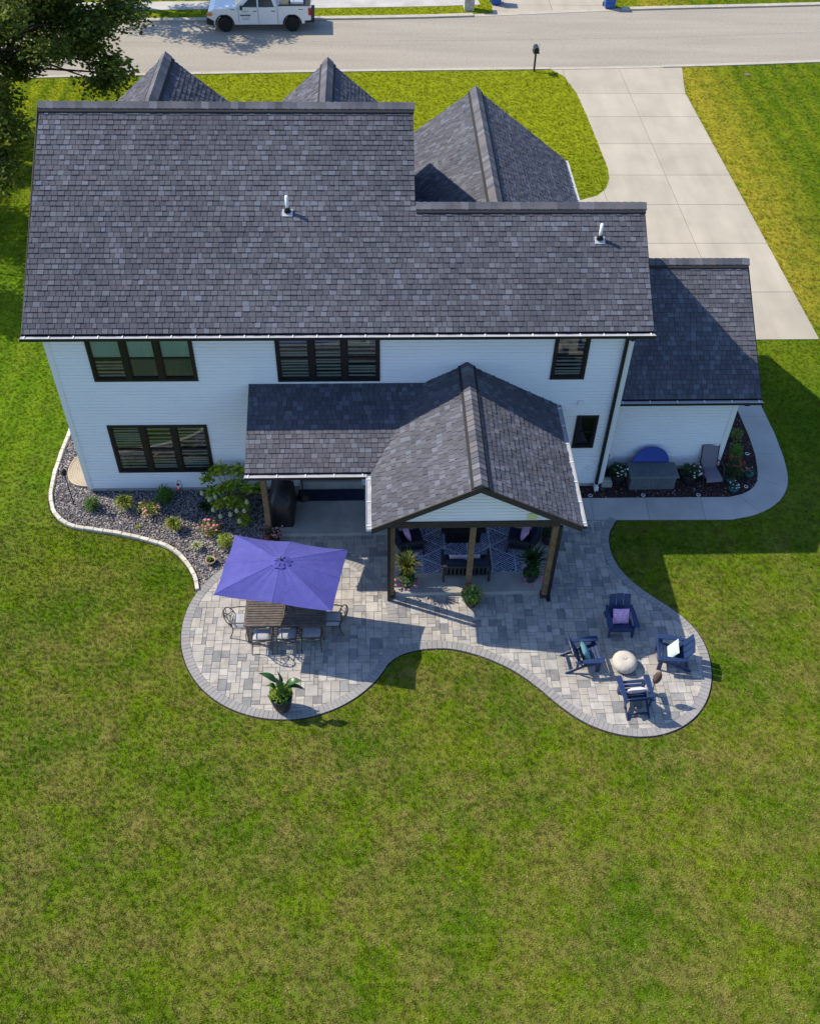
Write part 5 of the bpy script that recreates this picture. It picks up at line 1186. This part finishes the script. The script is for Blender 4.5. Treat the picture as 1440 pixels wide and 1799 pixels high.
q = MB(); q.lathe([(.46, -.005), (.54, .20), (.575, .21), (.575, .19), (.55, .18)], 40, (0, 0, 0), T); q.build('pool_wall', 'pool', kp, True)
q = MB(); q.lathe([(.46, 0), (.001, .005)], 40, (0, 0, 0), T); q.build('pool_floor', 'pool', kp)
ch = empty('patio_chaise', (10.50, 21.75, .03), .08); tag(ch, 'grey sling lounge chair with black frame in the mulch bed', 'chair')
q = MB()
prof = [(-.42, .34), (-.40, .36), (-.1, .33), (.12, .30), (.2, .34), (.42, 1.0), (.44, 1.05)]
for i, (y_, z_) in enumerate(prof): pass
a = [(-.25, y_, z_) for y_, z_ in prof]; b = [(.25, y_, z_) for y_, z_ in prof]; n = len(prof); q.add(a+b, [(i, n+i, n+i+1, i+1) for i in range(n-1)]); q.add([(x, y_, z_-.015) for x, y_, z_ in a+b], [(i, i+1, n+i+1, n+i) for i in range(n-1)]); q.build('sling', 'sling', ch)
q = MB(); q.box(-.25, -.44, .24, .25, -.42, .345); q.build('front_drop', 'sling', ch)
for sx in (-1, 1):
    q = MB(); q.tube([(sx*.27, -.42, .34), (sx*.27, .1, .30), (sx*.27, .2, .34), (sx*.27, .43, 1.04)], .016, 6); q.build('side_frame', 'black', ch)
    q = MB(); q.tube([(sx*.32, -.46, 0), (sx*.32, -.30, .35), (sx*.33, -.2, .55), (sx*.33, .1, .58), (sx*.30, .26, .50)], .022, 6); q.build('armrest', 'black', ch)
    q = MB(); q.tube([(sx*.30, .02, .32), (sx*.33, .36, 0)], .02, 6); q.build('leg', 'black', ch)
for (x, y_, lb) in ((7.58, 21.66, 'pot of white flowers between the corner and the left of the deck box'), (9.82, 21.62, 'pot of white flowers between the deck box and the grey chair')):
    p = empty('white_flower_pot', (x, y_, .03)); tag(p, lb, 'flower pot', 'pots of white flowers')
    pot(p, [(.16, 0), (.21, .1), (.24, .30), (.25, .33), (.21, .33)], 'potb', .30, .21)
    leafcloud('foliage', 'dkshrub', blob(600, (0, 0, .46), (.32, .30, .22), rg, .5), .07, p)
    sh = .08 if x > 9 else 0
    flowers('white', [(R.uniform(-.18, .22)+sh, R.uniform(-.28, .1), .55+R.uniform(-.14, .10)) for _ in range(16)], .034, p)
q = MB(); q.cbox(-.16, -.12, 0, .16, .12, .18, .01); q.cbox(-.13, -.09, .18, .13, .09, .26, .01); cb = q.build('block', 'slab', None, False, (7.22, 21.50, .03)); tag(cb, 'small grey stepped concrete block left of the deck box', 'block')
plant('evergreen_shrub', (11.52, 22.5, .02), 'feathery bright green evergreen at the white garage corner', 'shrub', 'bush', .85, .26, 'shrub', 900, .06, seed=20)
plant('yellow_shrub', (11.80, 23.55, .02), 'thin yellow green plant farthest back in the side bed', 'shrub', 'bush', .45, .26, 'grassy', 300, .06, seed=21)
plant('red_rose_bush', (11.28, 21.90, .02), 'dark leaved bush covered with red flowers at the bed corner', 'flowering shrub', 'bush', .60, .46, 'dkshrub', 1500, .06, 'red', 26, .036, seed=22)
for (x, y_, lb, fl, nf, k) in ((11.12, 21.58, 'teal pot under the red flowering bush', 'red', 4, .13), (11.80, 21.83, 'teal pot of small pink flowers right of the red bush', 'softpink', 9, .14), (11.14, 21.18, 'teal pot of white flowers nearest the sidewalk curve', 'white', 12, .15)):
    p = empty('teal_pot', (x, y_, .03)); tag(p, lb, 'flower pot', 'small teal pots')
    pot(p, [(k*.7, 0), (k, .08), (k*1.1, .15), (k*.95, .15)], 'pott', .13, k*.9, 16)
    leafcloud('foliage', 'dkshrub', blob(160, (0, .02, .20), (k*1.2, k*1.2, .09), rg, .4), .05, p)
    flowers(fl, [(R.uniform(-k, k), R.uniform(-k, k), .26+R.uniform(-.03, .04)) for _ in range(nf)], .024, p)
dl = [(6.66, 21.02, 'leftmost round solar light, by the downspout'), (8.30, 21.02, 'round solar light in front of the deck box'), (10.02, 21.0, 'round solar light in front of the grey chair'), (11.60, 21.34, 'round solar light where the sidewalk starts to curve'), (12.05, 22.83, 'round solar light farthest along the sidewalk, by the evergreen')]
for (x, y_, lb) in dl:
    p = empty('solar_light', (x, y_, .03)); tag(p, lb, 'garden light', 'round solar lights along the sidewalk')
    q = MB(); q.lathe([(.065, 0), (.07, .015), (.062, .025), (.042, .025), (.04, .02)], 18); q.build('ring', 'bubble', p)
    q = MB(); q.lathe([(.04, .01), (.04, .021), (.001, .023)], 14); q.build('cell', 'black', p)

# ------------------------------------------------------------------ street side
mb = empty('mailbox', (8.74, 52.60, 0)); tag(mb, 'black mailbox on a thin post at the street edge', 'mailbox')
q = MB(); q.box(-.045, -.045, 0, .045, .045, 1.05); q.build('post', 'black', mb)
q = MB(); n_ = 8; vs = []
for y_ in (-.22, .30):
    for i in range(n_+1): a = PI*i/n_; vs.append((.13*math.cos(a), y_, 1.20+.11*math.sin(a)))
    vs += [(-.13, y_, 1.05), (.13, y_, 1.05)]
k = n_+3; q.add(vs, [tuple(range(k)), tuple(range(2*k-1, k-1, -1))]+[(i, k+i, k+(i+1) % k, (i+1) % k) for i in range(k)]); q.build('box', 'black', mb)
q = MB(); q.box(.131, -.1, 1.12, .14, -.07, 1.42); q.box(.131, -.1, 1.36, .14, .02, 1.42); q.build('flag', 'black', mb)
q = MB(); q.box(-.16, -.20, 1.0, .16, .28, 1.045); q.build('shelf', 'dkbrown', mb)
for (x, y_, lb) in ((7.62, 62.35, 'blue wheeled recycling bin at the left side of the opposite driveway'), (14.36, 61.85, 'blue wheeled recycling bin at the right side of the opposite driveway')):
    bn = empty('recycling_bin', (x, y_, .02)); tag(bn, lb, 'bin', 'blue bins at the opposite driveway')
    q = MB(); a, b = .27, .34; vs = [(-a, -a, .05), (a, -a, .05), (a, a, .05), (-a, a, .05), (-b, -b, .95), (b, -b, .95), (b, b, .95), (-b, b, .95)]; q.add(vs, [(3, 2, 1, 0), (4, 5, 6, 7), (0, 1, 5, 4), (1, 2, 6, 5), (2, 3, 7, 6), (3, 0, 4, 7)])
    for zz in (.3, .6): q.box(-.32, -.335+.03*(1-zz), zz, .32, -.29, zz+.03)
    q.build('body', 'bin', bn)
    q = MB(); q.cbox(-.36, -.38, .955, .36, .38, 1.06, .04); q.build('lid', 'bin', bn)
    for sx in (-1, 1): q = MB(); T = Matrix.Translation(Vector((sx*.29, .30, .12))) @ Matrix.Rotation(rad(90), 4, 'Y'); q.lathe([(.12, -.03), (.12, .03)], 14, (0, 0, 0), T); q.build('wheel', 'tyre', bn)
    q = MB(); q.tube([(-.25, .42, .92), (.25, .42, .92)], .018, 6); q.build('handle', 'dkpl', bn)
pm = empty('stone_mailbox_pillar', (5.95, 61.45, 0)); tag(pm, 'square grey stone pillar on the grass across the street', 'pillar')
q = MB()
for r_ in range(9):
    z0 = r_*.15; xo = 0 if r_ % 2 else .1
    for (a, b, c, d) in ((-.3, -.3, -.02+xo, 0), (-.01+xo, -.3, .3, 0), (-.3, .01, .04-xo, .3), (.05-xo, .01, .3, .3)): q.cbox(a+.004+R.uniform(-.008, .008), b+.004, z0, c-.004, d-.004, z0+.142, .008)
tag(q.build('stone_block', 'stonew', pm), kind='stuff'); q = MB(); q.cbox(-.36, -.36, 1.351, .36, .36, 1.45, .02); q.build('cap_stone', 'kerb', pm)
dc = MB(); dc.lathe([(.16, 0), (.16, .02), (.001, .022)], 14, (20.1, 52.3, .02)); tag(dc.build('valve_cover', 'iron'), 'small round iron valve cover in the right front lawn', 'valve cover')
q = MB(); q.cbox(-.35, -.05, 0, .35, .2, .14, .01); dg = q.build('storm_drain', 'iron', None, False, (-9.0, 59.72, .0)); tag(dg, 'dark storm drain inlet in the far kerb left of the truck', 'drain')

# pickup truck (nose toward -x)
tk = empty('pickup_truck', (-8.0, 58.72, .012), .030); tag(tk, 'white crew cab pickup truck parked at the far kerb with cargo in its bed', 'truck')
W2 = .99
def sidepoly(pts, y0, y1, mb_):
    a = [(x, y0, z) for x, z in pts]; b = [(x, y1, z) for x, z in pts]; n = len(pts)
    mb_.add(a+b, [tuple(range(n)), tuple(range(2*n-1, n-1, -1))]+[(i, n+i, n+(i+1) % n, (i+1) % n) for i in range(n)])
def arch(cx, r, n=10): return [(cx+r*math.cos(PI*i/n), .42+r*.98*math.sin(PI*i/n)) for i in range(n, -1, -1)]
low = [(-.90, .52), (-.62, .42)]+arch(0, .50)+[(.58, .40), (3.16, .40)]+arch(3.74, .50)+[(4.30, .44), (4.78, .52), (4.80, 1.0), (4.78, 1.34), (2.98, 1.34), (2.96, 1.30), (.95, 1.27), (.4, 1.26), (-.55, 1.20), (-.86, 1.08), (-.94, .85)]
q = MB(); sidepoly(low, -W2, W2, q); body = q.build('body', 'truckw', tk)
q = MB(); cabp = [(.62, 1.265), (1.45, 1.84), (1.65, 1.88), (2.55, 1.88), (2.78, 1.82), (2.97, 1.31)]
a = [(x, -W2+.04+(z-1.27)*.28, z) for x, z in cabp]; b = [(x, W2-.04-(z-1.27)*.28, z) for x, z in cabp]; n = len(cabp); q.add(a+b, [tuple(range(n)), tuple(range(2*n-1, n-1, -1))]+[(i, n+i, n+(i+1) % n, (i+1) % n) for i in range(n)]); q.build('cab', 'truckw', tk)
def sidewin(pts, sg):
    q = MB(); v0 = [(x, sg*(-W2+.030+(z-1.27)*.28), z) for x, z in pts]; n = len(pts); q.add(v0+[(x, y_+sg*.02, z) for x, y_, z in v0], [tuple(range(n)), tuple(range(2*n-1, n-1, -1))]+[(i, n+i, n+(i+1) % n, (i+1) % n) for i in range(n)]); q.build('side_window', 'dglass', tk)
for sg in (1, -1):
    sidewin([(.98, 1.30), (1.84, 1.30), (1.84, 1.76), (1.52, 1.77)], sg); sidewin([(1.92, 1.30), (2.78, 1.30), (2.62, 1.73), (1.92, 1.76)], sg)
q = MB(); q.add([(.66, -.82, 1.315), (.66, .82, 1.315), (1.40, .68, 1.825), (1.40, -.68, 1.825)], [(0, 3, 2, 1)]); q.build('windshield', 'dglass', tk)
q = MB(); q.box(3.04, -.80, 1.342, 4.70, .80, 1.346); q.build('bed_floor', 'dkpl', tk)
q = MB(); q.box(2.99, -W2+.02, 1.341, 4.77, -W2+.10, 1.37); q.box(2.99, W2-.10, 1.341, 4.77, W2-.02, 1.37); q.box(4.70, -W2+.1, 1.341, 4.77, W2-.1, 1.37); q.build('bed_rail', 'dkpl', tk)
q = MB(); sidepoly([(-.99, .42), (-.62, .36), (-.58, .60), (-.92, .78), (-.99, .70)], -W2-.01, W2+.01, q); q.build('front_bumper', 'dkpl', tk)
q = MB(); sidepoly([(4.42, .48), (4.96, .50), (4.98, .72), (4.81, .74), (4.79, .62), (4.44, .60)], -W2-.01, W2+.01, q); q.build('rear_bumper', 'dkpl', tk)
for sg in (-1, 1):
    for cx in (0, 3.74):
        T = Matrix.Translation(Vector((cx, sg*(W2-.12), .40))) @ Matrix.Rotation(rad(90), 4, 'X')
        q = MB(); q.lathe([(.25, -.12), (.37, -.13), (.40, -.10), (.40, .10), (.37, .13), (.25, .12)], 28, (0, 0, 0), T); wh = q.build('wheel', 'tyre', tk, True)
        q = MB(); q.lathe([(.25, -.09), (.25, .09), (.06, .115), (.05, .12)], 20, (0, 0, 0), T)
        q.build('rim', 'dkpl', wh)
        q = MB()
        for k in range(6): q.box(-.02, .05, .095*(1), .02, .24, .118, T @ Matrix.Rotation(2*PI*k/6, 4, 'Z')); q.box(-.02, .05, -.118, .02, .24, -.095, T @ Matrix.Rotation(2*PI*k/6, 4, 'Z'))
        q.build('spokes', 'iron', wh)
        q = MB(); pts = [(cx+.50*math.cos(PI*i/14), sg*(W2+.012), .42+.49*math.sin(PI*i/14)) for i in range(15)]; q.tube(pts, .035, 5); q.build('fender_flare', 'dkpl', tk)
    q = MB(); y0 = sg*(W2+.001); y1 = sg*(W2+.012); ya, yb = min(y0, y1), max(y0, y1)
    for x in (.80, 1.88, 2.96): q.box(x-.006, ya-.006, .46, x+.006, yb-.008, 1.25)
    q.build('door_seam', 'dkpl', tk)
    for x in (1.60, 2.62): q = MB(); q.box(x, ya, 1.08, x+.20, yb+.01, 1.12); q.build('door_handle', 'dkpl', tk)
    q = MB(); q.box(.92, min(sg*W2, sg*(W2+.2)), 1.22, 1.04, max(sg*W2, sg*(W2+.2)), 1.40); q.build('mirror', 'dkpl', tk)
    q = MB(); q.box(4.66, ya-.02, .88, 4.812, yb+.004, 1.26); q.build('tail_light', 'redl', tk)
    q = MB(); q.box(-.93, ya-.12, .90, -.66, yb+.002, 1.04); q.build('headlight', 'amber', tk)
# door lettering: small emblem, dark band, two fine lines
q = MB(); y0, y1 = -(W2+.006), -(W2+.001)
for (x, z, s_) in ((1.02, 1.10, .03), (1.09, 1.03, .02), (1.02, .99, .015), (1.18, 1.10, .035), (1.22, 1.04, .02), (1.31, 1.10, .03), (1.28, 1.0, .012)): q.add([(x-s_, y0, z-s_), (x+s_*.6, y0, z-s_*.7), (x+s_, y0, z+s_), (x-s_*.4, y0, z+s_*.8)], [(0, 1, 2, 3)])
q.add([(.88, y0, .86), (1.46, y0, .86), (1.46, y0, .92), (.88, y0, .92)], [(0, 1, 2, 3)])
for z, a, b in ((.79, .93, 1.43), (.71, 1.0, 1.36), (.66, .96, 1.40)):
    x = a
    while x < b: l_ = R.uniform(.02, .05); q.add([(x, y0, z), (x+l_, y0, z), (x+l_, y0, z+.02), (x, y0, z+.02)], [(0, 1, 2, 3)]); x += l_+.018
for a in (.36, 4.12):
    q.add([(a, y0, 1.165), (a+.24, y0, 1.165), (a+.25, y0, 1.195), (a+.01, y0, 1.195)], [(0, 1, 2, 3)])
q.build('door_lettering', 'dkpl', tk)
q = MB(); q.cbox(3.08, -.75, 1.36, 3.58, -.1, 1.62, .01, Matrix.Identity(4)); cg = q.build('cargo_carton', 'beige', None, False, (0, 0, 0)); cg.matrix_world = tk.matrix_basis.copy(); tag(cg, 'beige carton in the truck bed behind the cab', 'carton')
q = MB(); q.cbox(3.7, -.7, 1.36, 4.4, .1, 1.56, .08); cg = q.build('cargo_tote', 'clear'); cg.matrix_world = tk.matrix_basis.copy(); tag(cg, 'pale plastic tote in the rear of the truck bed', 'tote')

# ------------------------------------------------------------------ trees
def tree(label, x, y_, cz, rx, rz_, nclump, nleaf, seed, leaf=.19, htop=None, extra=(), hollow=.55):
    rg = np.random.default_rng(seed); o = empty('shade_tree', (x, y_, 0)); tag(o, label, 'tree')
    cl = []
    while len(cl) < nclump:
        d = rg.normal(size=3); d /= np.linalg.norm(d); k = hollow+(1-hollow)*rg.random(); cl.append((d[0]*rx*k, d[1]*rx*k, cz+d[2]*rz_*k))
    cl += list(extra)
    cen = np.concatenate([blob(nleaf, c, (1.15*rg.uniform(.7, 1.3), 1.15*rg.uniform(.7, 1.3), .62), rg, .15) for c in cl])
    cr = leafcloud('crown', 'tree', cen, leaf, o, aspect=.75, seed=seed)
    q = MB(); q.tube([(0, 0, -.1), (.05, .05, cz*.3), (-.05, .1, cz*.6), (.1, 0, cz*.9), (0, 0, cz+rz_*.5)], [.38, .30, .26, .18, .06], 10)
    q.build('trunk', 'bark', o, True)
    q = MB()
    for i, c in enumerate(cl):
        if i % 2: continue
        s0 = Vector((0, 0, cz*(.35+.4*rg.random()))); c = Vector([float(v_) for v_ in c]); m1 = s0.lerp(c, .5)+Vector((0, 0, .5)); q.tube([s0, m1, c], [.10, .06, .02], 5)
    q.build('limbs', 'bark', o, True)
    return o
SK = []
for (x, y_, z) in [(-15.2, 41, 3.4), (-13.9, 37.5, 3.7), (-14.3, 36.8, 3.0), (-14.0, 35.5, 3.0), (-14.9, 40.0, 2.9), (-15, 43, 3.9), (-14.1, 44, 4.2), (-12.9, 44, 4.5), (-11.8, 43, 4.7), (-10.8, 42, 4.6), (-10.3, 41, 4.6), (-10.9, 41, 4.2), (-12.3, 45, 4.8), (-11.6, 45.3, 5.2),
        (-10.3, 44, 6.1), (-10.0, 43, 6.1), (-14.5, 45, 5.0), (-15.4, 45, 5.2), (-13.1, 45, 5.4), (-16.4, 43, 4.2), (-16, 44.5, 4.6), (-12.4, 42.8, 5.0), (-13.6, 43.6, 5.0)]:
    SK.append((x+17.3, y_-43.6, z)); SK.append((x+17.3-.7, y_-43.6+.8, z+1.3))
tree('large dark leafed tree overhanging the front lawn at the top left corner', -17.3, 43.6, 7.6, 6.6, 4.0, 70, 620, 4, extra=SK)
tree('dark tree at the left picture edge beside the lawn', -21.2, 35.8, 6.0, 4.4, 3.2, 34, 520, 9, leaf=.18)
tree('street tree across the road whose shade falls on the truck', -15.0, 61.8, 8.0, 4.2, 2.6, 34, 420, 13)
